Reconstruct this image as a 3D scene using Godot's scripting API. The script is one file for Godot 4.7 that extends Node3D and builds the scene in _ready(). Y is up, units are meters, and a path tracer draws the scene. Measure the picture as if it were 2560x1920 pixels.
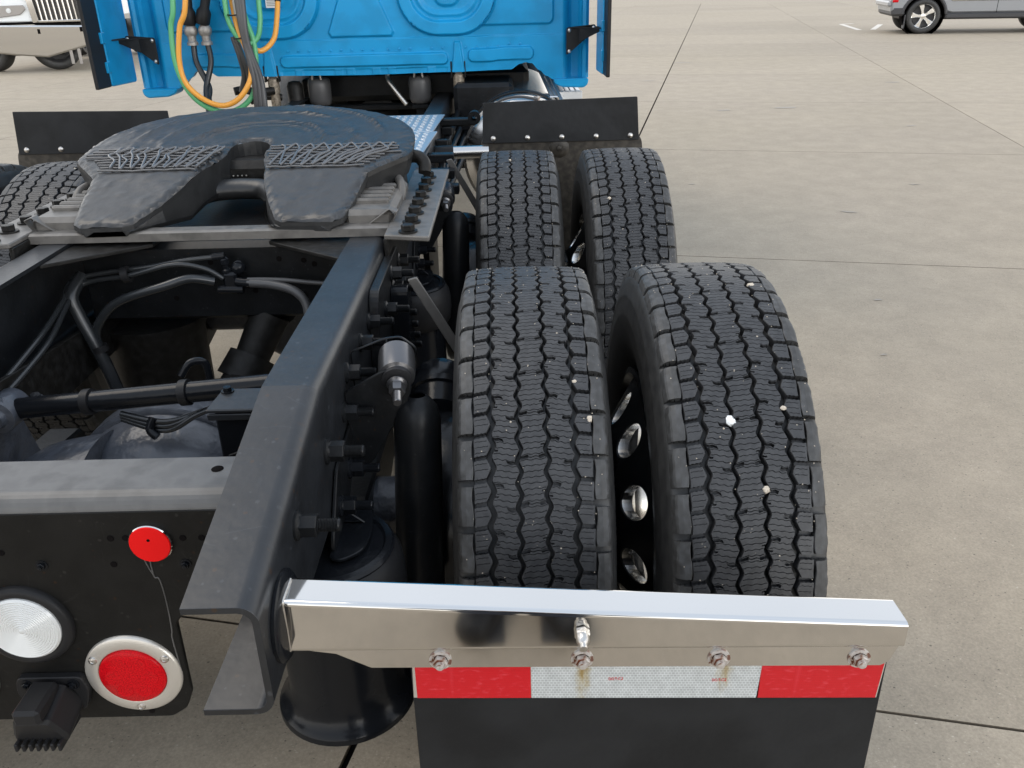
extends Node3D

# ---------------------------------------------------------------- mesh building
class MB:
	var v := PackedVector3Array()
	var n := PackedVector3Array()
	var t := PackedVector2Array()
	func tri(a: Vector3, b: Vector3, c: Vector3, na: Vector3, nb: Vector3, nc: Vector3, ta := Vector2.ZERO, tb := Vector2.ZERO, tc := Vector2.ZERO) -> void:
		var cr := (b - a).cross(c - a)
		if cr.length_squared() < 1e-18:
			return
		if cr.dot(na + nb + nc) > 0.0:
			v.append(a); v.append(c); v.append(b)
			n.append(na); n.append(nc); n.append(nb)
			t.append(ta); t.append(tc); t.append(tb)
		else:
			v.append(a); v.append(b); v.append(c)
			n.append(na); n.append(nb); n.append(nc)
			t.append(ta); t.append(tb); t.append(tc)
	func quad(a: Vector3, b: Vector3, c: Vector3, d: Vector3, out: Vector3) -> void:
		var m := (c - a).cross(d - b)
		if m.length_squared() < 1e-18:
			return
		m = m.normalized()
		if m.dot(out) < 0.0:
			m = -m
		tri(a, b, c, m, m, m)
		tri(a, c, d, m, m, m)
	func quad_uv(a: Vector3, b: Vector3, c: Vector3, d: Vector3, out: Vector3) -> void:
		tri(a, b, c, out, out, out, Vector2(0, 0), Vector2(1, 0), Vector2(1, 1))
		tri(a, c, d, out, out, out, Vector2(0, 0), Vector2(1, 1), Vector2(0, 1))
	func face(p: Array, out: Vector3) -> void:
		for i in range(1, p.size() - 1):
			quad(p[0], p[i], p[i + 1], p[i + 1], out)
	func box(xf: Transform3D, size: Vector3, bev := 0.003) -> void:
		var h := size * 0.5
		bev = minf(bev, minf(h.x, minf(h.y, h.z)) * 0.9)
		var ax := [Vector3.RIGHT, Vector3.UP, Vector3.BACK]
		for i in 3:
			var u: Vector3 = ax[(i + 1) % 3]
			var w: Vector3 = ax[(i + 2) % 3]
			var a: Vector3 = ax[i]
			var hu := h[(i + 1) % 3] - bev
			var hw := h[(i + 2) % 3] - bev
			for s: float in [-1.0, 1.0]:
				var c := a * s * h[i]
				quad(xf * (c - u * hu - w * hw), xf * (c + u * hu - w * hw), xf * (c + u * hu + w * hw), xf * (c - u * hu + w * hw), xf.basis * (a * s))
			for s1: float in [-1.0, 1.0]:
				for s2: float in [-1.0, 1.0]:
					var p := u * s1 * h[(i + 1) % 3] + w * s2 * hw
					var q := u * s1 * hu + w * s2 * h[(i + 2) % 3]
					var e := a * (h[i] - bev)
					quad(xf * (p - e), xf * (p + e), xf * (q + e), xf * (q - e), xf.basis * (u * s1 + w * s2))
		for sx: float in [-1.0, 1.0]:
			for sy: float in [-1.0, 1.0]:
				for sz: float in [-1.0, 1.0]:
					var o := Vector3(sx, sy, sz)
					var g := h - Vector3.ONE * bev
					var m := (xf.basis * o).normalized()
					tri(xf * (o * Vector3(h.x, g.y, g.z)), xf * (o * Vector3(g.x, h.y, g.z)), xf * (o * Vector3(g.x, g.y, h.z)), m, m, m)
	# polygon in the local xy plane, extruded from z0 to z1
	func prism(poly: PackedVector2Array, xf: Transform3D, z0: float, z1: float, bev := 0.002) -> void:
		if z0 > z1:
			var sw := z0
			z0 = z1
			z1 = sw
		if Geometry2D.is_polygon_clockwise(poly):
			poly = poly.duplicate()
			poly.reverse()
		var k := poly.size()
		var inn := PackedVector2Array()
		for i in k:
			var e0 := (poly[i] - poly[(i + k - 1) % k]).normalized()
			var e1 := (poly[(i + 1) % k] - poly[i]).normalized()
			var m0 := Vector2(-e0.y, e0.x)
			var m1 := Vector2(-e1.y, e1.x)
			var mm := (m0 + m1)
			var dd := maxf(0.35, 1.0 + m0.dot(m1))
			inn.append(poly[i] + mm * bev / dd)
		var idx := Geometry2D.triangulate_polygon(inn)
		for s in 2:
			var z := z0 if s == 0 else z1
			var nn := (xf.basis * Vector3(0, 0, -1.0 if s == 0 else 1.0)).normalized()
			for j in range(0, idx.size(), 3):
				tri(xf * V(inn[idx[j]], z), xf * V(inn[idx[j + 1]], z), xf * V(inn[idx[j + 2]], z), nn, nn, nn)
		for i in k:
			var j := (i + 1) % k
			var e := poly[j] - poly[i]
			var o := Vector3(e.y, -e.x, 0)
			var zb := bev * signf(z1 - z0)
			quad(xf * V(poly[i], z0 + zb), xf * V(poly[j], z0 + zb), xf * V(poly[j], z1 - zb), xf * V(poly[i], z1 - zb), xf.basis * o)
			if bev > 0.0:
				quad(xf * V(inn[i], z0), xf * V(inn[j], z0), xf * V(poly[j], z0 + zb), xf * V(poly[i], z0 + zb), xf.basis * (o.normalized() - Vector3(0, 0, signf(z1 - z0))))
				quad(xf * V(inn[i], z1), xf * V(inn[j], z1), xf * V(poly[j], z1 - zb), xf * V(poly[i], z1 - zb), xf.basis * (o.normalized() + Vector3(0, 0, signf(z1 - z0))))
	static func V(p: Vector2, z: float) -> Vector3:
		return Vector3(p.x, p.y, z)
	# profile of (radius, height) turned round the local y axis
	func lathe(xf: Transform3D, pr: Array, seg := 24, a0 := 0.0, a1 := TAU) -> void:
		var k := pr.size()
		var sn: Array[Vector2] = []
		for i in k - 1:
			var d: Vector2 = pr[i + 1] - pr[i]
			var m := Vector2(d.y, -d.x).normalized()
			sn.append(m)
		for i in k - 1:
			var p: Vector2 = pr[i]
			var q: Vector2 = pr[i + 1]
			var np := sn[i]
			var nq := sn[i]
			if i > 0 and sn[i - 1].dot(sn[i]) > 0.72:
				np = (sn[i - 1] + sn[i]).normalized()
			if i < k - 2 and sn[i + 1].dot(sn[i]) > 0.72:
				nq = (sn[i + 1] + sn[i]).normalized()
			for j in seg:
				var b0 := a0 + (a1 - a0) * j / seg
				var b1 := a0 + (a1 - a0) * (j + 1) / seg
				var d0 := Vector3(cos(b0), 0, sin(b0))
				var d1 := Vector3(cos(b1), 0, sin(b1))
				var A := xf * (d0 * p.x + Vector3.UP * p.y)
				var B := xf * (d1 * p.x + Vector3.UP * p.y)
				var C := xf * (d1 * q.x + Vector3.UP * q.y)
				var D := xf * (d0 * q.x + Vector3.UP * q.y)
				var nA := (xf.basis * (d0 * np.x + Vector3.UP * np.y)).normalized()
				var nB := (xf.basis * (d1 * np.x + Vector3.UP * np.y)).normalized()
				var nC := (xf.basis * (d1 * nq.x + Vector3.UP * nq.y)).normalized()
				var nD := (xf.basis * (d0 * nq.x + Vector3.UP * nq.y)).normalized()
				tri(A, B, C, nA, nB, nC)
				tri(A, C, D, nA, nC, nD)
	func tube(pts: Array, r: float, seg := 10, r_end := -1.0, flat := 1.0) -> void:
		var k := pts.size()
		var tg: Array[Vector3] = []
		for i in k:
			var a: Vector3 = pts[maxi(i - 1, 0)]
			var b: Vector3 = pts[mini(i + 1, k - 1)]
			tg.append((b - a).normalized())
		var u := tg[0].cross(Vector3.UP)
		if u.length() < 0.05:
			u = tg[0].cross(Vector3.RIGHT)
		u = u.normalized()
		var rows := []
		var nrm := []
		for i in k:
			u = (u - tg[i] * u.dot(tg[i])).normalized()
			var w := u.cross(tg[i]).normalized()
			var rr := r if r_end < 0.0 else lerpf(r, r_end, float(i) / (k - 1))
			var row := PackedVector3Array()
			var rn := PackedVector3Array()
			for j in seg:
				var a := TAU * j / seg
				var d := u * cos(a) + w * sin(a) * flat
				row.append(pts[i] + d * rr)
				rn.append((u * cos(a) + w * sin(a) / maxf(flat, 0.2)).normalized())
			rows.append(row)
			nrm.append(rn)
		for i in k - 1:
			for j in seg:
				var l := (j + 1) % seg
				tri(rows[i][j], rows[i][l], rows[i + 1][l], nrm[i][j], nrm[i][l], nrm[i + 1][l])
				tri(rows[i][j], rows[i + 1][l], rows[i + 1][j], nrm[i][j], nrm[i + 1][l], nrm[i + 1][j])
		for e in 2:
			var i := 0 if e == 0 else k - 1
			var m := -tg[0] if e == 0 else tg[k - 1]
			for j in seg:
				tri(pts[i], rows[i][j], rows[i][(j + 1) % seg], m, m, m)
	func rod(a: Vector3, b: Vector3, r: float, seg := 16, r2 := -1.0) -> void:
		tube([a, b], r, seg, r2)
	func mesh() -> ArrayMesh:
		var arr := []
		arr.resize(Mesh.ARRAY_MAX)
		arr[Mesh.ARRAY_VERTEX] = v
		arr[Mesh.ARRAY_NORMAL] = n
		arr[Mesh.ARRAY_TEX_UV] = t
		var m := ArrayMesh.new()
		m.add_surface_from_arrays(Mesh.PRIMITIVE_TRIANGLES, arr)
		return m

var M := {}
var names := {}
var truck: Node3D
var sh := {}

func numbered(called: String, parent: Node) -> String:
	var key := "%d/%s" % [parent.get_instance_id(), called]
	var c: int = names.get(key, 0)
	names[key] = c + 1
	return called if c == 0 else "%s_%03d" % [called, c]

func obj(called: String, m, mt: Material, parent: Node = null, xf := Transform3D.IDENTITY, label := "") -> MeshInstance3D:
	if parent == null:
		parent = truck
	var o := MeshInstance3D.new()
	o.mesh = m.mesh() if m is MB else m
	o.material_override = mt
	o.name = numbered(called, parent)
	o.transform = xf
	parent.add_child(o, true)
	if label:
		o.set_meta("label", label)
	return o

func holder(called: String, parent: Node = null, xf := Transform3D.IDENTITY, label := "") -> Node3D:
	if parent == null:
		parent = truck
	var o := Node3D.new()
	o.name = numbered(called, parent)
	o.transform = xf
	parent.add_child(o, true)
	if label:
		o.set_meta("label", label)
	return o

func tag(o: Node, label: String, category: String, group := "") -> void:
	o.set_meta("label", label)
	o.set_meta("category", category)
	if group:
		o.set_meta("group", group)

func at(p: Vector3, b := Basis.IDENTITY) -> Transform3D:
	return Transform3D(b, p)

# basis whose local y axis points along d
func along(d: Vector3) -> Basis:
	var y := d.normalized()
	var x := y.cross(Vector3(0.13, 0.31, 0.94)).normalized()
	return Basis(x, y, x.cross(y))

func smooth(p: Array, sub := 8) -> Array:
	var out := []
	var k := p.size()
	for i in k - 1:
		var a: Vector3 = p[maxi(i - 1, 0)]
		var b: Vector3 = p[i]
		var c: Vector3 = p[i + 1]
		var d: Vector3 = p[mini(i + 2, k - 1)]
		for j in sub:
			out.append(b.cubic_interpolate(c, a, d, float(j) / sub))
	out.append(p[k - 1])
	return out

func v2(a: Array) -> PackedVector2Array:
	var o := PackedVector2Array()
	for i in range(0, a.size(), 2):
		o.append(Vector2(a[i], a[i + 1]))
	return o

# round the corners of a polygon
func rounded(p: PackedVector2Array, r: float, seg := 5) -> PackedVector2Array:
	var o := PackedVector2Array()
	var k := p.size()
	for i in k:
		var a := p[(i + k - 1) % k]
		var b := p[i]
		var c := p[(i + 1) % k]
		var rr := minf(r, 0.48 * minf(a.distance_to(b), b.distance_to(c)))
		var s := b + (a - b).normalized() * rr
		var e := b + (c - b).normalized() * rr
		for j in seg + 1:
			var q := float(j) / seg
			o.append(s.lerp(b, q).lerp(b.lerp(e, q), q))
	return o

# ---------------------------------------------------------------- materials
func noise(seed_: int, freq: float, oct := 4, type := FastNoiseLite.TYPE_SIMPLEX_SMOOTH) -> FastNoiseLite:
	var f := FastNoiseLite.new()
	f.seed = seed_
	f.frequency = freq
	f.noise_type = type
	f.fractal_octaves = oct
	return f

func bump(seed_: int, freq: float, strength: float, oct := 4) -> NoiseTexture2D:
	var t := NoiseTexture2D.new()
	t.width = 512
	t.height = 512
	t.seamless = true
	t.as_normal_map = true
	t.bump_strength = strength
	t.noise = noise(seed_, freq, oct)
	return t

func tint(seed_: int, freq: float, stops: Array, size := 512, oct := 5) -> NoiseTexture2D:
	var t := NoiseTexture2D.new()
	t.width = size
	t.height = size
	t.seamless = true
	t.noise = noise(seed_, freq, oct)
	var g := Gradient.new()
	var off := PackedFloat32Array()
	var col := PackedColorArray()
	for s in stops:
		off.append(s[0])
		col.append(s[1])
	g.offsets = off
	g.colors = col
	t.color_ramp = g
	return t

func scuffed() -> ImageTexture:
	var size := 1024
	var r := RandomNumberGenerator.new()
	r.seed = 91
	var base := noise(92, 0.01, 5).get_seamless_image(size, size).get_data()
	var out := PackedByteArray()
	out.resize(size * size * 3)
	for i in size * size:
		var k := int(150 + 50 * (base[i] / 255.0 - 0.5) + r.randf_range(-5, 5))
		out[i * 3] = k
		out[i * 3 + 1] = k
		out[i * 3 + 2] = k
	for q in 240:
		# scratches, mostly short and all ways
		var p := Vector2(r.randf() * size, r.randf() * size)
		var d := Vector2.from_angle(r.randf() * TAU)
		var l := r.randi_range(4, 60)
		var g := r.randi_range(20, 75)
		for k in l:
			p += d
			d = d.rotated(r.randf_range(-0.08, 0.08))
			var i := (posmod(int(p.y), size) * size + posmod(int(p.x), size)) * 3
			for ch in 3:
				out[i + ch] = mini(255, out[i + ch] + g)
	for q in 760:
		# chips down to primer or rust
		var c := Vector2i(r.randi() % size, r.randi() % size)
		var rusty := r.randf() < 0.4
		var rad := r.randf_range(0.8, 3.2)
		for y in range(-3, 4):
			for x in range(-3, 4):
				if Vector2(x, y * r.randf_range(0.7, 1.4)).length() < rad:
					var i := (posmod(c.y + y, size) * size + posmod(c.x + x, size)) * 3
					out[i] = 235
					out[i + 1] = 175 if rusty else 232
					out[i + 2] = 130 if rusty else 228
	return ImageTexture.create_from_image(Image.create_from_data(size, size, false, Image.FORMAT_RGB8, out))

func lin(r: float, g: float, b: float) -> Color:
	return Color(r, g, b).linear_to_srgb()

func mat(col: Color, rough: float, metal := 0.0, nm: Texture2D = null, nscale := 0.5, tex: Texture2D = null, scale := 4.0, world := false) -> StandardMaterial3D:
	var m := StandardMaterial3D.new()
	m.albedo_color = col
	m.roughness = rough
	m.metallic = metal
	if nm:
		m.normal_enabled = true
		m.normal_texture = nm
		m.normal_scale = nscale
	if tex:
		m.albedo_texture = tex
	if nm or tex:
		m.uv1_triplanar = true
		m.uv1_world_triplanar = world
		m.uv1_scale = Vector3.ONE * scale
	return m

func make_materials() -> void:
	var fine := bump(3, 0.09, 4.0)
	var mid := bump(4, 0.03, 6.0)
	var lumpy := bump(5, 0.014, 10.0, 5)
	var g1 := Color(0.62, 0.62, 0.62)
	var w := Color(1, 1, 1)
	var grime := tint(7, 0.012, [[0.2, Color(0.82, 0.82, 0.82)], [0.55, w], [0.85, Color(0.92, 0.92, 0.92)]])
	var dusty := tint(8, 0.02, [[0.25, Color(0.66, 0.65, 0.63)], [0.55, Color(0.84, 0.83, 0.81)], [0.8, w]])
	var worn := tint(9, 0.02, [[0.25, Color(0.74, 0.74, 0.75)], [0.5, Color(0.9, 0.9, 0.9)], [0.8, w]])
	var scuff := scuffed()
	M.black = mat(lin(0.028, 0.0305, 0.034), 0.36, 0, fine, 0.06, scuff, 1.3)
	M.black_old = mat(lin(0.019, 0.0185, 0.018), 0.45, 0, mid, 0.12, dusty, 3.0)
	M.black_gloss = mat(lin(0.008, 0.009, 0.011), 0.2, 0, mid, 0.07, null, 2.0)
	M.rail = mat(lin(0.042, 0.047, 0.055), 0.38, 0, fine, 0.045, scuff, 0.9)
	M.lumpy_black = mat(lin(0.075, 0.083, 0.1), 0.32, 0, lumpy, 0.4, grime, 2.0)
	M.plate = mat(lin(0.023, 0.0225, 0.021), 0.5, 0, fine, 0.06, scuff, 1.2)
	M.plate_top = mat(lin(0.1, 0.098, 0.095), 0.42, 0, mid, 0.04, grime, 2.0)
	M.grease = mat(lin(0.022, 0.0225, 0.023), 0.37, 0, lumpy, 0.12, grime, 1.8)
	M.grease_bead = mat(lin(0.1, 0.1, 0.102), 0.26, 0, mid, 0.2, null, 8.0)
	M.tread = mat(lin(0.037, 0.038, 0.0405), 0.5, 0, fine, 0.1, worn, 5.0)
	M.lug = mat(lin(0.062, 0.064, 0.067), 0.55, 0, fine, 0.1, dusty, 5.0)
	M.sidewall = mat(lin(0.036, 0.036, 0.0355), 0.48, 0, fine, 0.05, worn, 3.0)
	M.flap = mat(lin(0.0175, 0.0185, 0.02), 0.55, 0, fine, 0.05, grime, 0.7)
	M.rubber = mat(lin(0.016, 0.016, 0.017), 0.45, 0, fine, 0.05)
	M.hose_grey = mat(lin(0.06, 0.06, 0.062), 0.4, 0)
	M.hose = mat(lin(0.022, 0.024, 0.026), 0.24, 0)
	M.fender = mat(lin(0.05, 0.043, 0.034), 0.5, 0, fine, 0.06, dusty, 3.0)
	M.polished = mat(lin(0.66, 0.645, 0.62), 0.06, 1.0)
	M.brushed = mat(lin(0.55, 0.54, 0.53), 0.26, 1.0, fine, 0.03)
	M.alu_wheel = mat(lin(0.8, 0.79, 0.77), 0.14, 1.0)
	M.zinc = mat(lin(0.55, 0.53, 0.5), 0.35, 1.0, fine, 0.4)
	M.shock_steel = mat(lin(0.12, 0.12, 0.125), 0.28, 0.8, fine, 0.05)
	M.rusty = mat(lin(0.5, 0.47, 0.44), 0.5, 0.35, mid, 0.12, tint(11, 0.012, [[0.35, Color(0.55, 0.3, 0.18)], [0.44, Color(0.85, 0.8, 0.76)], [0.6, w]]), 9.0)
	M.dusty_steel = mat(lin(0.13, 0.122, 0.112), 0.46, 0.1, mid, 0.05, grime, 2.0)
	M.deck = mat(lin(0.66, 0.68, 0.7), 0.42, 1.0, fine, 0.1)
	M.blue = mat(lin(0.008, 0.27, 0.55), 0.36, 0, fine, 0.012, tint(14, 0.008, [[0.3, Color(0.94, 0.94, 0.94)], [0.6, w]]), 1.2)
	M.blue.clearcoat_enabled = true
	M.blue.metallic_specular = 0.3
	M.blue.clearcoat = 0.2
	M.blue.clearcoat_roughness = 0.15
	M.green_hose = mat(lin(0.09, 0.36, 0.16), 0.4)
	M.orange_hose = mat(lin(0.72, 0.32, 0.045), 0.4)
	M.white_hose = mat(lin(0.5, 0.48, 0.45), 0.5)
	M.tan_steel = mat(lin(0.34, 0.29, 0.23), 0.5, 0.3, mid, 0.1, dusty, 6.0)
	M.grey_metal = mat(lin(0.33, 0.31, 0.29), 0.4, 0.5, mid, 0.4)
	M.red_lens = mat(lin(0.62, 0.006, 0.012), 0.2, 0, mid, 0.12, tint(17, 0.05, [[0.3, Color(0.78, 0.7, 0.7)], [0.6, w]], 512, 2), 14.0)
	M.red_reflector = mat(lin(0.8, 0.012, 0.012), 0.22, 0)
	M.clear_lens = mat(lin(0.66, 0.67, 0.66), 0.15, 0)
	M.red_lens.metallic_specular = 0.25
	M.red_reflector.metallic_specular = 0.2
	M.white = mat(lin(0.78, 0.8, 0.8), 0.3)
	M.ring = mat(lin(0.6, 0.57, 0.52), 0.35, 0.6, fine, 0.1)
	M.pebble = mat(lin(0.5, 0.44, 0.36), 0.8, 0, mid, 0.5, null, 20.0)
	M.red_tape = mat(lin(0.58, 0.012, 0.022), 0.32)
	M.silver_paint = mat(lin(0.24, 0.25, 0.265), 0.3, 0.35)
	M.silver_paint.clearcoat_enabled = true
	M.dark_plastic = mat(lin(0.04, 0.04, 0.043), 0.5)
	M.yellow = mat(lin(0.7, 0.42, 0.03), 0.5)
	M.road_paint = mat(lin(0.62, 0.58, 0.52), 0.7)
	M.chrome = mat(lin(0.85, 0.83, 0.8), 0.06, 1.0)
	M.cloth = mat(lin(0.03, 0.035, 0.05), 0.8)
	M.oil = mat(lin(0.30, 0.268, 0.228), 0.75)
	for k in ["black", "black_gloss", "black_old", "plate", "flap", "rubber"]:
		M[k].metallic_specular = 0.32
	M.joint = mat(lin(0.008, 0.007, 0.007), 0.9)
	M.joint.metallic_specular = 0.1
	M.sealant = mat(lin(0.05, 0.036, 0.036), 0.7)
	M.concrete = concrete_material()

func concrete_material() -> StandardMaterial3D:
	var size := 1024
	var a := noise(21, 0.006, 5)
	var b := noise(22, 0.16, 3)
	var c := noise(23, 0.035, 4)
	var r := RandomNumberGenerator.new()
	r.seed = 5
	var ia := a.get_seamless_image(size, size)
	var ib := b.get_seamless_image(size, size)
	var ic := c.get_seamless_image(size, size)
	var im := Image.create(size, size, false, Image.FORMAT_RGB8)
	var da := ia.get_data()
	var db := ib.get_data()
	var dc := ic.get_data()
	var out := PackedByteArray()
	out.resize(size * size * 3)
	for i in size * size:
		var k := 0.86 + 0.07 * (da[i] / 255.0 - 0.5) + 0.13 * (db[i] / 255.0 - 0.5) + 0.06 * (dc[i] / 255.0 - 0.5) + r.randf_range(-0.035, 0.035)
		out[i * 3] = int(clampf(k * 255.0, 0, 255))
		out[i * 3 + 1] = int(clampf(k * 250.0, 0, 255))
		out[i * 3 + 2] = int(clampf(k * 243.0, 0, 255))
	for q in 5200:
		var x := r.randi_range(2, size - 4)
		var y := r.randi_range(2, size - 4)
		var dark := r.randf() < 0.45
		var big := r.randf() < 0.12
		for yy in (2 if big else 1):
			for xx in r.randi_range(1, 3 if big else 2):
				var i := ((y + yy) * size + x + xx) * 3
				var f := 0.62 if dark else 1.22
				for ch in 3:
					out[i + ch] = int(clampf(out[i + ch] * f, 0, 255))
	im.set_data(size, size, false, Image.FORMAT_RGB8, out)
	var m := mat(lin(0.49, 0.435, 0.352), 0.82, 0, bump(24, 0.11, 4.0), 0.06, ImageTexture.create_from_image(im), 0.55, true)
	m.vertex_color_use_as_albedo = true
	return m

# ---------------------------------------------------------------- wheels
const TR := 0.51
const PITCHES := 43
const PL := TAU * TR / PITCHES

func crown(x: float) -> float:
	var q := absf(x) / 0.12
	return TR - 0.0045 * q * q - 0.003 * pow(q, 8.0)

func zig(s: float, ph: float, amp: float) -> float:
	var f := fposmod(s / (PL * 0.5) + ph, 1.0)
	var w := clampf(absf(f - 0.5) * 5.2 - 1.3, -1.0, 1.0)
	return amp * w

# one rib of the tread over one pitch; cuts are [place along, width, depth, from, to] with from/to across the rib 0..1
func rib(mb: MB, xl: float, xr: float, zl: Array, zr: Array, cuts: Array, nu: int, wave: float, skew: float, sides: float) -> void:
	var rows: Array[float] = []
	var nb := 15
	for i in nb + 1:
		rows.append(PL * i / nb)
	for c in cuts:
		for k in [-1, 1]:
			for e: float in [0.0, 0.0004]:
				var q: float = c[0] + k * (c[1] * 0.5 - e)
				if q > 0.0 and q < PL:
					rows.append(q)
	rows.sort()
	var cols: Array[float] = [0.0]
	for i in nu:
		cols.append((i + 0.35) / (nu - 0.3))
	for c in cuts:
		for e: float in [c[3] - 0.004, c[3] + 0.004, c[4] - 0.004, c[4] + 0.004]:
			if e > 0.02 and e < 0.98:
				cols.append(e)
	cols.append(1.0)
	cols.sort()
	var grid := []
	for s in rows:
		var row := PackedVector3Array()
		for u in cols:
			var dep := 0.0
			for c in cuts:
				for off: float in [0.0, PL, -PL]:
					if absf(s - c[0] + off) <= c[1] * 0.5 - 0.0003 and u >= c[3] - 0.001 and u <= c[4] + 0.001:
						dep = maxf(dep, c[2])
			var sw := s + wave * sin(TAU * 3.0 * u) + skew * (u - 0.5)
			var x := lerpf(xl + zig(sw, zl[0], zl[1]), xr + zig(sw, zr[0], zr[1]), u)
			var h := crown(x) - dep
			if u < 0.001 or u > 0.999:
				h -= 0.0011
			var an := sw / TR
			row.append(Vector3(x, h * cos(an), h * sin(an)))
		grid.append(row)
	var base := TR - 0.0205
	for i in rows.size() - 1:
		if rows[i + 1] - rows[i] < 1e-6:
			continue
		var a: PackedVector3Array = grid[i]
		var b: PackedVector3Array = grid[i + 1]
		for j in cols.size() - 1:
			if cols[j + 1] - cols[j] < 1e-6:
				continue
			mb.quad(a[j], a[j + 1], b[j + 1], b[j], Vector3(0, a[j].y, a[j].z))
		for e in 2:
			var p := a[0] if e == 0 else a[a.size() - 1]
			var q := b[0] if e == 0 else b[b.size() - 1]
			var o := -1.0 if e == 0 else 1.0
			var pf := Vector3(p.x + o * sides, 0, 0) + Vector3(0, p.y, p.z).normalized() * base
			var qf := Vector3(q.x + o * sides, 0, 0) + Vector3(0, q.y, q.z).normalized() * base
			mb.quad(p, q, qf, pf, Vector3(o, 0, 0))

func shoulder_mesh() -> ArrayMesh:
	# outer lugs: top, steep outer flank, notch between lugs; each lug worn a little differently
	var r := RandomNumberGenerator.new()
	r.seed = 404
	var mb := MB.new()
	for sd: float in [-1.0, 1.0]:
		var ph := 0.012 if sd < 0 else 0.048
		for k in PITCHES:
			var o := k * PL + ph
			var g0 := r.randf_range(0.0045, 0.0075)
			var g1 := r.randf_range(0.0045, 0.0075)
			var n := 8
			var prof := []
			for i in n + 1:
				var f := float(i) / n
				var sw := o + lerpf(g0, PL - g1, f)
				var e := 0.0016 * sin(TAU * f) + r.randf_range(-0.0003, 0.0003)
				var wear := 0.0012 * pow(absf(f - 0.5) * 2.0, 3.0) + r.randf_range(0.0, 0.0005)
				var bulge := r.randf_range(-0.0012, 0.0008) - 0.0014 * pow(absf(f - 0.5) * 2.0, 4.0)
				var line := []
				for q in [[0.0976 + e, 0.0010], [0.0988 + e, 0.0], [0.108, 0.0], [0.1165 + bulge, 0.0006 + wear], [0.1195 + bulge, 0.003 + wear], [0.1218, 0.012], [0.1252, 0.03]]:
					var h: float = crown(minf(q[0], 0.12)) - q[1]
					line.append(Vector3(sd * q[0], h * cos(sw / TR), h * sin(sw / TR)))
				prof.append(line)
			for i in n:
				for j in 6:
					mb.quad(prof[i][j], prof[i][j + 1], prof[i + 1][j + 1], prof[i + 1][j], Vector3(sd * j, prof[i][j].y * 6.0, prof[i][j].z * 6.0))
				var p: Vector3 = prof[i][0]
				var q: Vector3 = prof[i + 1][0]
				mb.quad(p, q, q * Vector3(1, 0.97, 0.97), p * Vector3(1, 0.97, 0.97), Vector3(-sd, 0, 0))
			for e in 2:
				var line: Array = prof[0] if e == 0 else prof[n]
				for j in 6:
					var p: Vector3 = line[j]
					var q: Vector3 = line[j + 1]
					var tng := Vector3(0, -p.z, p.y) * (-1.0 if e == 0 else 1.0)
					mb.quad(p, q, q * Vector3(0.97, 0.975, 0.975), p * Vector3(0.99, 0.975, 0.975), tng)
	return mb.mesh()

# pale grit caught on the tread, far too fine to count
func grit_mesh() -> ArrayMesh:
	var r := RandomNumberGenerator.new()
	r.seed = 65
	var mb := MB.new()
	for i in 520:
		var x := r.randf_range(-0.115, 0.115)
		var an := r.randf() * TAU
		var z := r.randf_range(0.0005, 0.0012) * (1.6 if r.randf() < 0.08 else 1.0)
		var h := crown(x)
		var c := Vector3(x, h * cos(an), h * sin(an))
		var up := Vector3(0, cos(an), sin(an))
		var t := Vector3(0, -sin(an), cos(an))
		var ps := [c + Vector3.RIGHT * z * 1.3, c + t * z, c - Vector3.RIGHT * z, c - t * z * 1.2]
		for k in 4:
			mb.quad(ps[k], ps[(k + 1) % 4], c + up * z, c + up * z, up + (ps[k] - c) * 200.0)
	return mb.mesh()

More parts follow.
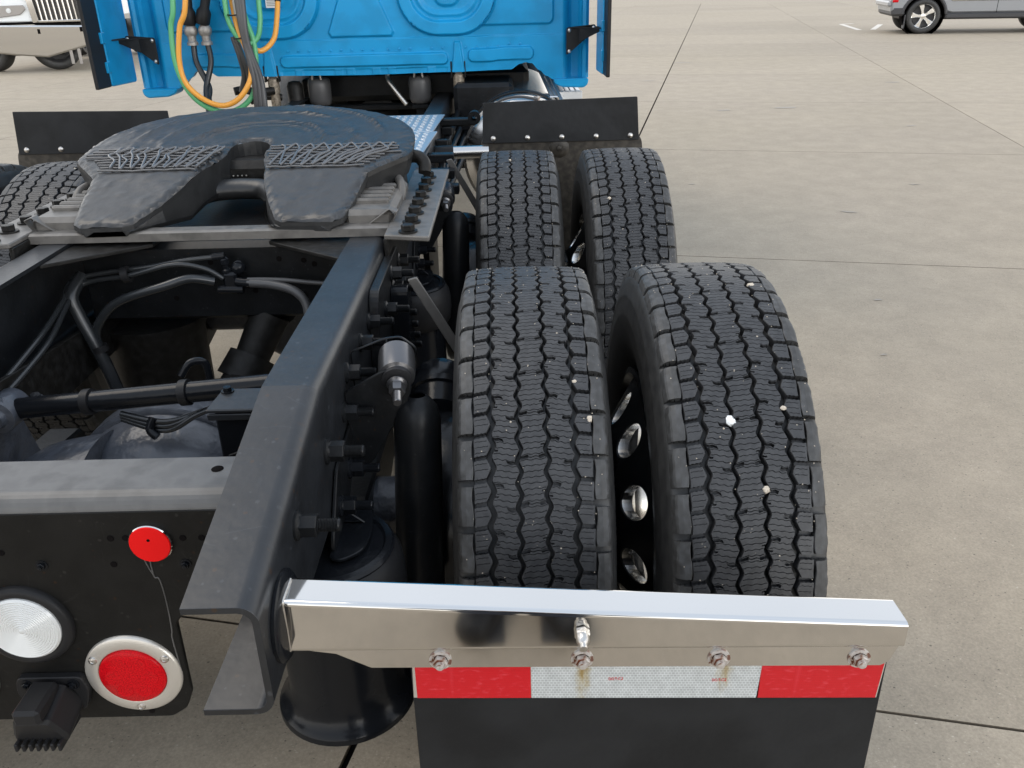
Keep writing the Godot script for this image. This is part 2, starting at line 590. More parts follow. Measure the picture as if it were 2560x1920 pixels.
func tread_mesh() -> ArrayMesh:
	var p := MB.new()
	var hp := PL * 0.5
	# block rows next to the shoulders: two blocks to a pitch
	for sd: float in [-1.0, 1.0]:
		var cuts := []
		for k in 2:
			cuts.append([hp * k + 0.010, 0.0075, 0.012, 0.0, 1.0])
			for e in 3:
				cuts.append([hp * k + 0.010 + hp * (e + 1) / 4.0, 0.0010, 0.0028, 0.08, 0.86])
		if sd < 0:
			rib(p, -0.0953, -0.0717, [0.0, 0.0006], [0.3, 0.0034], cuts, 9, 0.0006, -0.003, 0.0004)
		else:
			rib(p, 0.0717, 0.0953, [0.8, 0.0034], [0.5, 0.0006], cuts, 9, 0.0006, 0.002, 0.0004)
	# two intermediate ribs and the middle rib
	for k in 3:
		var cuts := []
		for e in 8:
			var s := PL * (e + 0.5) / 8.0
			cuts.append([s, 0.0013, 0.0034, 0.04, 0.96])
		if k != 1:
			cuts.append([PL * 0.25, 0.0056, 0.010, 0.0, 0.42])
			cuts.append([PL * 0.74, 0.0056, 0.010, 0.60, 1.0])
			cuts.append([PL * 0.5, 0.003, 0.008, 0.0, 0.16])
		else:
			cuts.append([PL * 0.625, 0.0066, 0.011, 0.0, 0.30])
			cuts.append([PL * 0.375, 0.0030, 0.007, 0.84, 1.0])
			cuts.append([PL * 0.625, 0.0062, 0.011, 0.72, 1.0])
			cuts.append([PL * 0.625, 0.0016, 0.005, 0.3, 0.72])
		match k:
			0: rib(p, -0.0627, -0.0263, [0.3, 0.0034], [0.1, 0.0034], cuts, 15, 0.0009, 0.006, 0.0004)
			1: rib(p, -0.0193, 0.0193, [0.1, 0.0034], [0.6, 0.0034], cuts, 15, 0.0009, -0.003, 0.0004)
			2: rib(p, 0.0263, 0.0627, [0.6, 0.0034], [0.8, 0.0034], cuts, 15, 0.0009, 0.006, 0.0004)
	var all := MB.new()
	var cnt := p.v.size()
	all.v.resize(cnt * PITCHES)
	all.n.resize(cnt * PITCHES)
	all.t.resize(cnt * PITCHES)
	for k in PITCHES:
		var b := Basis(Vector3.RIGHT, TAU * k / PITCHES)
		var o := k * cnt
		for i in cnt:
			all.v[o + i] = b * p.v[i]
			all.n[o + i] = b * p.n[i]
	return all.mesh()

func make_wheel_meshes() -> void:
	sh.tread = tread_mesh()
	sh.lugs = shoulder_mesh()
	sh.grit = grit_mesh()
	var side := Basis(Vector3.BACK, -PI / 2)
	var ax := Transform3D(side, Vector3.ZERO)
	var c := MB.new()
	var pr := [Vector2(0.2855, 0.104), Vector2(0.292, 0.1115), Vector2(0.305, 0.114), Vector2(0.312, 0.119), Vector2(0.33, 0.126), Vector2(0.352, 0.1325), Vector2(0.378, 0.1365), Vector2(0.4, 0.137), Vector2(0.404, 0.1378), Vector2(0.408, 0.137), Vector2(0.43, 0.1355), Vector2(0.441, 0.134), Vector2(0.445, 0.1345), Vector2(0.449, 0.1326), Vector2(0.468, 0.1285), Vector2(0.482, 0.1242), Vector2(0.488, 0.1185), Vector2(0.4895, 0.1)]
	var full := pr.duplicate()
	for i in range(pr.size() - 1, -1, -1):
		full.append(Vector2(pr[i].x, -pr[i].y))
	full.reverse()
	c.lathe(ax, full, 96)
	sh.carcass = c.mesh()
	# rim barrel
	var b := MB.new()
	b.lathe(ax, [Vector2(0.287, -0.112), Vector2(0.292, -0.116), Vector2(0.292, -0.12), Vector2(0.28, -0.122), Vector2(0.272, -0.106), Vector2(0.262, -0.09), Vector2(0.255, -0.04), Vector2(0.25, 0.03), Vector2(0.262, 0.085), Vector2(0.272, 0.106), Vector2(0.28, 0.122), Vector2(0.292, 0.12), Vector2(0.292, 0.116), Vector2(0.287, 0.112)], 72)
	sh.rim = b.mesh()
	sh.disc = disc(0.02, 0.034, 0.1, 0.258).mesh()
	sh.backing = disc(0.003, 0.035, 0.1, 0.268).mesh()

# disc with ten hand holes, local axis x, thickness th
func disc(th: float, rh: float, r_in: float, r_out: float) -> MB:
	# dished: the face leans outwards beyond the bolt circle
	var dx := func(p: Vector2) -> float: return maxf(p.length() - 0.165, 0.0) * 0.62
	var m := MB.new()
	var nsec := 10
	var nseg := 28
	for k in nsec:
		var ac := TAU * (k + 0.5) / nsec
		var da := PI / nsec
		var cen := Vector2(cos(ac), sin(ac)) * 0.208
		var inner := []
		var outer := []
		for i in nseg:
			var a := TAU * i / nseg
			var d := Vector2(cos(a), sin(a))
			inner.append(cen + d * rh)
			# march out to the edge of the sector
			var lo := rh
			var hi := 0.3
			for it in 22:
				var md := (lo + hi) * 0.5
				var q := cen + d * md
				var ok: bool = q.length() < r_out and q.length() > r_in and absf(angle_difference(q.angle(), ac)) < da
				if ok:
					lo = md
				else:
					hi = md
			outer.append(cen + d * lo)
		for i in nseg:
			var j := (i + 1) % nseg
			var mids := []
			for q in 5:
				mids.append([(inner[i] as Vector2).lerp(outer[i], q / 4.0), (inner[j] as Vector2).lerp(outer[j], q / 4.0)])
			for s: float in [-1.0, 1.0]:
				var x := s * th * 0.5
				for q in 4:
					var e: Array = [mids[q][0], mids[q][1], mids[q + 1][1], mids[q + 1][0]]
					var c := []
					for k2 in 4:
						c.append(Vector3(x + dx.call(e[k2]), e[k2].x, e[k2].y))
					m.quad(c[0], c[1], c[2], c[3], Vector3(s, 0, 0))
			var o: Vector2 = cen - inner[i]
			var d0: float = dx.call(inner[i])
			var d1: float = dx.call(inner[j])
			m.quad(Vector3(d0 - th * 0.5, inner[i].x, inner[i].y), Vector3(d1 - th * 0.5, inner[j].x, inner[j].y), Vector3(d1 + th * 0.5, inner[j].x, inner[j].y), Vector3(d0 + th * 0.5, inner[i].x, inner[i].y), Vector3(0, o.x, o.y))
	return m

# a dual wheel pair is two wheels; side +1 is the truck's right
func wheel(x: float, z: float, outer: bool, sd: float, turn: float) -> void:
	var w := holder("wheel", truck, Transform3D(Basis(Vector3.RIGHT, turn), Vector3(x, TR, z)))
	var ty := obj("tyre", sh.carcass, M.sidewall, w)
	obj("tread", sh.tread, M.tread, ty)
	obj("shoulder_lugs", sh.lugs, M.lug, ty).set_meta("kind", "stuff")
	obj("grit", sh.grit, M.pebble, ty).set_meta("kind", "stuff")
	obj("rim", sh.rim, M.black_gloss, w)
	var out_dir := sd if outer else -sd
	var d := -out_dir * 0.16
	var fl := Basis.IDENTITY if out_dir > 0 else Basis(Vector3.UP, PI)
	obj("disc", sh.disc, M.alu_wheel if outer else M.black, w, at(Vector3(d, 0, 0), fl))
	if outer:
		obj("backing_plate", sh.backing, M.black, w, at(Vector3(d - sd * 0.0115, 0, 0), fl))
	if outer:
		var h := MB.new()
		h.lathe(Transform3D(Basis(Vector3.BACK, -PI / 2 * sd), Vector3(d, 0, 0)), [Vector2(0.16, 0.0), Vector2(0.16, 0.016), Vector2(0.11, 0.03), Vector2(0.1, 0.2), Vector2(0.085, 0.22), Vector2(0.0, 0.225)], 24)
		obj("hub", h, M.alu_wheel, w)
		obj("dish", turned(Transform3D(Basis(Vector3.BACK, -PI / 2 * sd), Vector3.ZERO), [Vector2(0.249, -0.075), Vector2(0.247, 0.03), Vector2(0.258, 0.085), Vector2(0.268, 0.106), Vector2(0.277, 0.124), Vector2(0.291, 0.123), Vector2(0.291, 0.12)], 64), M.alu_wheel, w)

# ---------------------------------------------------------------- ground
const GA := 0.2181
func grid_point(i: float, j: float) -> Vector3:
	var e1 := Vector3(sin(GA), 0, -cos(GA))
	var e2 := Vector3(cos(GA), 0, sin(GA))
	return Vector3(0.411, 0, -0.135) + e2 * i * 3.62 + e1 * j * 3.53

func sheet(mb: MB, cols: PackedColorArray, a: Vector3, b: Vector3, c: Vector3, d: Vector3, nu: int, nv: int, stain: FastNoiseLite, streak: FastNoiseLite, base: float) -> void:
	var pts := []
	var cc := []
	for i in nu + 1:
		for j in nv + 1:
			var p := a.lerp(b, float(i) / nu).lerp(d.lerp(c, float(i) / nu), float(j) / nv)
			pts.append(p)
			var k := base + 0.075 * stain.get_noise_2d(p.x, p.z) + 0.05 * streak.get_noise_2d(p.x * 0.5, p.z * 3.0)
			cc.append(Color(k, k, k * (1.0 - 0.03 * stain.get_noise_2d(p.z, p.x))))
	for i in nu:
		for j in nv:
			var q := i * (nv + 1) + j
			var ids := [q, q + nv + 1, q + nv + 2, q + 1]
			for tr in [[0, 1, 2], [0, 2, 3]]:
				var x0 := mb.v.size()
				mb.tri(pts[ids[tr[0]]], pts[ids[tr[1]]], pts[ids[tr[2]]], Vector3.UP, Vector3.UP, Vector3.UP)
				if mb.v.size() > x0:
					# tri() may swap the last two
					var sw: bool = mb.v[x0 + 1] != pts[ids[tr[1]]]
					cols.append(cc[ids[tr[0]]])
					cols.append(cc[ids[tr[2 if sw else 1]]])
					cols.append(cc[ids[tr[1 if sw else 2]]])

func coloured(mb: MB, cols: PackedColorArray) -> ArrayMesh:
	var arr := []
	arr.resize(Mesh.ARRAY_MAX)
	arr[Mesh.ARRAY_VERTEX] = mb.v
	arr[Mesh.ARRAY_NORMAL] = mb.n
	arr[Mesh.ARRAY_COLOR] = cols
	var m := ArrayMesh.new()
	m.add_surface_from_arrays(Mesh.PRIMITIVE_TRIANGLES, arr)
	return m

func make_ground() -> void:
	var stain := noise(31, 0.16, 4)
	var streak := noise(32, 0.5, 3)
	var r := RandomNumberGenerator.new()
	r.seed = 77
	var g := MB.new()
	g.quad(grid_point(-60, -60), grid_point(60, -60), grid_point(60, 90), grid_point(-60, 90), Vector3.UP)
	var go := obj("ground", g, M.joint, self, at(Vector3(0, -0.016, 0)))
	go.set_meta("kind", "structure")
	tag_structure(go)
	# concrete slabs, joints left open between them
	for j in range(-3, 15):
		for i in range(-6, 9):
			var w0 := 0.0035
			var w1 := 0.0035
			if i == 0:
				w0 = 0.009
			if i == -1:
				w1 = 0.009
			var h := 0.0042
			var a := grid_point(i, j) + Vector3(cos(GA), 0, sin(GA)) * w0 + Vector3(sin(GA), 0, -cos(GA)) * h
			var b := grid_point(i + 1, j) - Vector3(cos(GA), 0, sin(GA)) * w1 + Vector3(sin(GA), 0, -cos(GA)) * h
			var c := grid_point(i + 1, j + 1) - Vector3(cos(GA), 0, sin(GA)) * w1 - Vector3(sin(GA), 0, -cos(GA)) * h
			var d := grid_point(i, j + 1) + Vector3(cos(GA), 0, sin(GA)) * w0 - Vector3(sin(GA), 0, -cos(GA)) * h
			var mb := MB.new()
			var cols := PackedColorArray()
			var near: bool = absf(j) < 4 and absf(i) < 4
			sheet(mb, cols, a, b, c, d, 16 if near else 8, 16 if near else 8, stain, streak, r.randf_range(0.91, 1.03))
			var dn := Vector3(0, -0.014, 0)
			for e in [[a, b], [b, c], [c, d], [d, a]]:
				var c0 := mb.v.size()
				var o: Vector3 = (e[0] + e[1]) * 0.5 - (a + c) * 0.5
				mb.quad(e[0], e[1], e[1] + dn, e[0] + dn, o)
				for q in mb.v.size() - c0:
					cols.append(Color(0.5, 0.48, 0.46))
			obj("slab", coloured(mb, cols), M.concrete, go, at(Vector3(0, 0.016, 0)))
	# oil spots and scuffs
	var marks := [[2.35, -1.9, 0.03], [3.1, -4.4, 0.07], [2.6, -2.6, 0.035], [3.9, -5.2, 0.06], [2.2, -5.4, 0.05], [4.6, -3.3, 0.05], [1.9, -6.0, 0.04], [5.1, -8.0, 0.09], [3.4, -9.5, 0.16], [4.2, -9.6, 0.2], [6.5, -12.0, 0.2], [3.0, -13.0, 0.18], [7.0, -7.2, 0.08], [4.1, -16.0, 0.3], [-3.2, -7.0, 0.1], [-4.8, -10.0, 0.16], [-2.5, -4.5, 0.05]]
	for q in marks:
		var pts := []
		for i in 11:
			var a := TAU * i / 11.0
			var rr: float = q[2] * r.randf_range(0.25, 0.62)
			pts.append(Vector3(cos(a) * rr * 1.5, 0.003, sin(a) * rr * 0.6))
		var mb := MB.new()
		mb.face(pts, Vector3.UP)
		obj("oil_spot", mb, M.oil, go, at(Vector3(q[0], 0.016, q[1]), Basis(Vector3.UP, r.randf_range(-0.4, 0.4))))
	# plain concrete round the slabs, out to the horizon
	var f := MB.new()
	var fc := PackedColorArray()
	for q in [[-60, -60, 60, -3], [-60, 15, 60, 90], [-60, -3, -6, 15], [9, -3, 60, 15]]:
		sheet(f, fc, grid_point(q[0], q[1]), grid_point(q[2], q[1]), grid_point(q[2], q[3]), grid_point(q[0], q[3]), 40, 40, stain, streak, 1.0)
	var fo := obj("far_pavement", coloured(f, fc), M.concrete, self, at(Vector3(0, -0.002, 0)))
	tag_structure(fo)
	# white arrow head painted far off
	var ar := MB.new()
	for e in [[Vector3(11.3, 0.004, -27.7), Vector3(10.72, 0.004, -24.6)], [Vector3(12.3, 0.004, -27.1), Vector3(11.1, 0.004, -24.6)], [Vector3(11.3, 0.004, -27.7), Vector3(11.75, 0.004, -27.9)]]:
		var s: Vector3 = (e[1] - e[0]).cross(Vector3.UP).normalized() * 0.075
		ar.quad(e[0] - s, e[1] - s, e[1] + s, e[0] + s, Vector3.UP)
	var ao := obj("painted_arrow", ar, M.road_paint, self)
	tag(ao, "worn white arrow head painted on the pale concrete left of the silver car", "road marking")

func tag_structure(o: Node) -> void:
	o.set_meta("kind", "structure")
	o.set_meta("label", "pale beige concrete slabs of a large truck yard with dark joints" if o.name == &"ground" else "open pale concrete stretching away beyond the jointed slabs")
	o.set_meta("category", "ground")

# ---------------------------------------------------------------- bolts
func make_bolts() -> void:
	var hexa := func(mb: MB, r: float, y0: float, y1: float) -> void:
		var p := PackedVector2Array()
		for i in 6:
			p.append(Vector2(cos(TAU * i / 6.0), sin(TAU * i / 6.0)) * r)
		mb.prism(p, Transform3D(Basis(Vector3.RIGHT, -PI / 2), Vector3.ZERO), y0, y1, 0.0012)
	var a := MB.new()
	a.lathe(Transform3D.IDENTITY, [Vector2(0.0165, 0), Vector2(0.0165, 0.003), Vector2(0.0105, 0.0035)], 20)
	hexa.call(a, 0.0118, 0.003, 0.0135)
	sh.hex = a.mesh()
	var b := MB.new()
	b.lathe(Transform3D.IDENTITY, [Vector2(0.0185, 0), Vector2(0.0185, 0.003), Vector2(0.0142, 0.0055), Vector2(0.013, 0.007)], 22)
	hexa.call(b, 0.0148, 0.005, 0.026)
	var pr := [Vector2(0.0082, 0.026)]
	for i in 14:
		pr.append(Vector2(0.0084, 0.027 + i * 0.0018))
		pr.append(Vector2(0.0073, 0.0279 + i * 0.0018))
	pr.append(Vector2(0.007, 0.053))
	pr.append(Vector2(0.0, 0.053))
	b.lathe(Transform3D.IDENTITY, pr, 16)
	sh.stud = b.mesh()
	var c := MB.new()
	c.lathe(Transform3D.IDENTITY, [Vector2(0.017, 0), Vector2(0.017, 0.0025), Vector2(0.0115, 0.003)], 20)
	hexa.call(c, 0.0115, 0.0025, 0.011)
	c.lathe(Transform3D.IDENTITY, [Vector2(0.006, 0.011), Vector2(0.006, 0.017), Vector2(0, 0.018)], 14)
	sh.nut = c.mesh()
	var d := MB.new()
	d.lathe(Transform3D.IDENTITY, [Vector2(0.0105, 0), Vector2(0.0095, 0.003), Vector2(0.006, 0.006), Vector2(0, 0.007)], 16)
	sh.rivet = d.mesh()
	var e := MB.new()
	hexa.call(e, 0.0125, 0.0, 0.012)
	e.lathe(Transform3D.IDENTITY, [Vector2(0.0108, 0.012), Vector2(0.0103, 0.021), Vector2(0.0075, 0.026), Vector2(0.0065, 0.027), Vector2(0.0065, 0.036), Vector2(0, 0.037)], 16)
	sh.cap_nut = e.mesh()

func bolt(kind: String, p: Vector3, d: Vector3, mt: Material, parent: Node = null, scl := 1.0, label := "") -> void:
	var b := along(d) * Basis(Vector3.UP, p.x * 37.0 + p.z * 23.0)
	obj("bolt", sh[kind], mt, parent, Transform3D(b.scaled(Vector3.ONE * scl), p), label)

func hole(p: Vector3, d: Vector3, r: float, parent: Node) -> void:
	var m := MB.new()
	m.lathe(Transform3D(along(d), p), [Vector2(r * 1.1, 0.0006), Vector2(r, 0.0012), Vector2(0.0, 0.0009)], 14)
	obj("hole", m, M.joint, parent)

# ---------------------------------------------------------------- frame
func rail_section(top: float, bot: float, sd: float) -> Array:
	# closed outline of the channel, opening towards the middle of the truck
	var xo := 0.425
	var xi := 0.338
	var th := 0.0085
	var p := []
	p.append(Vector2(xi, top))
	for i in 9:
		var a := PI / 2 - PI / 2 * i / 8.0
		p.append(Vector2(xo - 0.024 + 0.024 * cos(a), top - 0.024 + 0.024 * sin(a)))
	for i in 9:
		var a := -PI / 2 * i / 8.0
		p.append(Vector2(xo - 0.024 + 0.024 * cos(a), bot + 0.024 + 0.024 * sin(a)))
	p.append(Vector2(xi, bot))
	p.append(Vector2(xi, bot + th))
	for i in 5:
		var a := -PI / 2 + PI / 2 * i / 4.0
		p.append(Vector2(xo - 0.024 + 0.0155 * cos(a), bot + 0.024 + 0.0155 * sin(a)))
	for i in 5:
		var a := PI / 2 * i / 4.0
		p.append(Vector2(xo - 0.024 + 0.0155 * cos(a), top - 0.024 + 0.0155 * sin(a)))
	p.append(Vector2(xi, top - th))
	for i in p.size():
		p[i] = Vector2(p[i].x * sd, p[i].y)
	return p

func make_rail(sd: float) -> Node3D:
	var st := [[-6.4, 0.99, 0.73], [-1.2, 0.99, 0.73], [0.30, 0.99, 0.745], [0.392, 0.99, 0.745], [0.402, 0.9885, 0.745], [0.412, 0.9865, 0.745], [0.6, 0.948, 0.745], [0.802, 0.907, 0.745]]
	var m := MB.new()
	var secs := []
	for s in st:
		secs.append(rail_section(s[1], s[2], sd))
	var k: int = secs[0].size()
	var nr := []
	for i in k:
		var d: Vector2 = secs[0][(i + 1) % k] - secs[0][i]
		nr.append(Vector2(-d.y, d.x).normalized() * sd)
	for q in st.size() - 1:
		for i in k:
			var j := (i + 1) % k
			var ni: Vector2 = nr[i]
			var nj: Vector2 = nr[i]
			var h: int = (i + k - 1) % k
			if nr[h].dot(nr[i]) > 0.75:
				ni = (nr[h] + nr[i]).normalized()
			if nr[j].dot(nr[i]) > 0.75:
				nj = (nr[j] + nr[i]).normalized()
			var slope: float = (st[q][1] - st[q + 1][1]) / (st[q + 1][0] - st[q][0])
			var a := MB.V(secs[q][i], st[q][0])
			var b := MB.V(secs[q][j], st[q][0])
			var c := MB.V(secs[q + 1][j], st[q + 1][0])
			var d := MB.V(secs[q + 1][i], st[q + 1][0])
			var vi := Vector3(ni.x, ni.y, maxf(0.0, ni.y) * slope).normalized()
			var vj := Vector3(nj.x, nj.y, maxf(0.0, nj.y) * slope).normalized()
			m.tri(a, b, c, vi, vj, vj)
			m.tri(a, c, d, vi, vj, vi)
	var endp := PackedVector2Array()
	for p in secs[st.size() - 1]:
		endp.append(p)
	m.prism(endp, at(Vector3(0, 0, 0.8015)), 0.0, 0.0012, 0.0003)
	return obj("frame_rail", m, M.rail)

func plate_xy(poly: Array, z0: float, z1: float, r := 0.0, bev := 0.0015) -> MB:
	var m := MB.new()
	var p := v2(poly)
	if r > 0.0:
		p = rounded(p, r)
	m.prism(p, Transform3D.IDENTITY, z0, z1, bev)
	return m

# polygon given as (z, y) and extruded from x0 to x1
func plate_zy(poly: Array, x0: float, x1: float, r := 0.0, bev := 0.0015) -> MB:
	var m := MB.new()
	var p := v2(poly)
	if r > 0.0:
		p = rounded(p, r)
	m.prism(p, Transform3D(Basis(Vector3(0, 0, 1), Vector3(0, 1, 0), Vector3(1, 0, 0)), Vector3.ZERO), x0, x1, bev)
	return m

# polygon given as (x, z) and extruded from y0 to y1
func plate_xz(poly: Array, y0: float, y1: float, r := 0.0, bev := 0.0015) -> MB:
	var m := MB.new()
	var p := v2(poly)
	if r > 0.0:
		p = rounded(p, r)
	m.prism(p, Transform3D(Basis(Vector3(1, 0, 0), Vector3(0, 0, 1), Vector3(0, 1, 0)), Vector3.ZERO), y0, y1, bev)
	return m

func box(c: Vector3, s: Vector3, bev := 0.003) -> MB:
	var m := MB.new()
	m.box(at(c), s, bev)
	return m

func rod(a: Vector3, b: Vector3, r: float, seg := 18, r2 := -1.0) -> MB:
	var m := MB.new()
	m.rod(a, b, r, seg, r2)
	return m

func pipe(pts: Array, r: float, seg := 10, sub := 8) -> MB:
	var m := MB.new()
	m.tube(smooth(pts, sub), r, seg)
	return m

func turned(xf: Transform3D, pr: Array, seg := 32) -> MB:
	var m := MB.new()
	m.lathe(xf, pr, seg)
	return m

func make_frame() -> void:
	var rr := make_rail(1.0)
	make_rail(-1.0)
	# studs with nuts on the outside of the rail
	for p in [Vector3(0.425, 0.913, -0.073), Vector3(0.425, 0.911, 0.034), Vector3(0.425, 0.918, 0.19), Vector3(0.425, 0.87, 0.249), Vector3(0.425, 0.879, 0.401), Vector3(0.425, 0.885, 0.611)]:
		bolt("stud", p, Vector3.RIGHT, M.black, rr, 1.0 if p.z < 0.3 else 1.12)
	# suspension hanger plates bolted to the rail
	var hp := obj("suspension_hanger", plate_zy([-0.46, 0.965, -0.1, 0.965, -0.06, 0.82, -0.14, 0.62, -0.42, 0.62, -0.5, 0.8], 0.426, 0.446, 0.03), M.black)
	for p in [Vector2(0.942, -0.30), Vector2(0.9, -0.375), Vector2(0.93, -0.44), Vector2(0.845, -0.305), Vector2(0.81, -0.32), Vector2(0.773, -0.345), Vector2(0.742, -0.36), Vector2(0.905, -0.31), Vector2(0.90, -0.18)]:
		bolt("stud", Vector3(0.446, p.x, p.y), Vector3.RIGHT, M.black, hp, 1.0)
	obj("hanger_rib", plate_zy([-0.33, 0.91, -0.27, 0.92, -0.25, 0.78, -0.30, 0.70, -0.37, 0.72], 0.446, 0.485, 0.02), M.black_gloss, hp)
	var hg := obj("suspension_hanger", plate_zy([-1.62, 0.93, -1.25, 0.93, -1.2, 0.75, -1.3, 0.5, -1.55, 0.5], 0.426, 0.446, 0.03), M.black)
	for p in [Vector2(0.9, -1.30), Vector2(0.85, -1.36), Vector2(0.9, -1.42), Vector2(0.82, -1.29), Vector2(0.88, -1.5)]:
		bolt("stud", Vector3(0.446, p.x, p.y), Vector3.RIGHT, M.black, hg)
	for q in [Vector3(0.48, 0.93, -1.46), Vector3(0.50, 0.9, -1.35), Vector3(0.47, 0.955, -1.62)]:
		obj("clamp_block", box(q, Vector3(0.1, 0.03, 0.05)), M.black, hg)
	# crossmember across the frame, carrying the air lines
	var cm := obj("crossmember", plate_zy([-0.475, 0.96, -0.50, 0.972, -0.60, 0.972, -0.60, 0.962, -0.505, 0.962, -0.485, 0.95, -0.485, 0.795, -0.505, 0.782, -0.60, 0.782, -0.60, 0.772, -0.495, 0.772, -0.475, 0.785], -0.336, 0.336, 0.0), M.black)
	for p in [Vector2(-0.02, 0.925), Vector2(0.15, 0.93), Vector2(0.21, 0.925), Vector2(-0.12, 0.835), Vector2(0.08, 0.85), Vector2(0.235, 0.915)]:
		hole(Vector3(p.x, p.y, -0.475), Vector3.BACK, 0.0065, cm)
	for p in [Vector2(0.04, 0.85), Vector2(0.2, 0.84), Vector2(-0.25, 0.84), Vector2(0.25, 0.94)]:
		bolt("nut", Vector3(p.x, p.y, -0.475), Vector3.BACK, M.black, cm, 0.6)
	for s: float in [-1.0, 1.0]:
		obj("gusset", plate_xz([s * 0.335, -0.29, s * 0.14, -0.445, s * 0.14, -0.56, s * 0.335, -0.56], 0.974, 0.983), M.black_old, cm)
	obj("crossmember", plate_zy([-1.9, 0.96, -1.8, 0.96, -1.8, 0.75, -1.9, 0.75], -0.334, 0.334), M.black)
	# plate at the tail end that carries the lamps
	var rp := obj("tail_crossmember", plate_xy([-0.334, 0.895, 0.334, 0.895, 0.334, 0.716, 0.232, 0.716, 0.219, 0.70, 0.217, 0.565, 0.205, 0.535, 0.18, 0.518, -0.18, 0.518, -0.205, 0.535, -0.217, 0.565, -0.219, 0.70, -0.232, 0.716, -0.334, 0.716], 0.572, 0.583, 0.006), M.plate)
	var tp := MB.new()
	var arc := []
	for i in 9:
		var a := PI / 2 * i / 8.0
		arc.append(Vector2(0.583 - 0.03 + 0.03 * sin(a), 0.886 + 0.03 * cos(a)))
	var lp := [Vector2(0.475, 0.916)]
	lp.append_array(arc)
	lp.append(Vector2(0.575, 0.886))
	lp.append(Vector2(0.553, 0.905))
	lp.append(Vector2(0.475, 0.907))
	var lpp := PackedVector2Array(lp)
	tp.prism(lpp, Transform3D(Basis(Vector3(0, 0, 1), Vector3(0, 1, 0), Vector3(1, 0, 0)), Vector3.ZERO), -0.334, 0.334, 0.0006)
	obj("top_flange", tp, M.plate_top, rp, Transform3D.IDENTITY, "worn grey top flange of the tail plate")
	hole(Vector3(0.294, 0.916, 0.51), Vector3.UP, 0.008, rp)
	for p in [Vector2(0.157, 0.852), Vector2(0.178, 0.852), Vector2(0.257, 0.85), Vector2(0.283, 0.85), Vector2(0.152, 0.808), Vector2(0.0, 0.832), Vector2(0.135, 0.557), Vector2(0.15, 0.531), Vector2(-0.09, 0.84), Vector2(0.01, 0.60), Vector2(0.002, 0.528)]:
		hole(Vector3(p.x, p.y, 0.583), Vector3.BACK, 0.0045, rp)
	obj("paint_run", pipe([Vector3(0.204, 0.815, 0.5833), Vector3(0.2045, 0.786, 0.5833), Vector3(0.211, 0.78, 0.5833), Vector3(0.213, 0.74, 0.5833), Vector3(0.211, 0.69, 0.5833), Vector3(0.2085, 0.672, 0.5833), Vector3(0.2105, 0.61, 0.5833)], 0.0011, 6), M.plate_top, rp)
	obj("paint_run", pipe([Vector3(0.196, 0.818, 0.5833), Vector3(0.2, 0.80, 0.5833), Vector3(0.205, 0.786, 0.5833)], 0.0009, 6), M.plate_top, rp)
	for p in [Vector2(0.051, 0.809), Vector2(0.253, 0.806), Vector2(-0.051, 0.809)]:
		bolt("nut", Vector3(p.x, p.y, 0.583), Vector3.BACK, M.black_gloss, rp, 0.5)

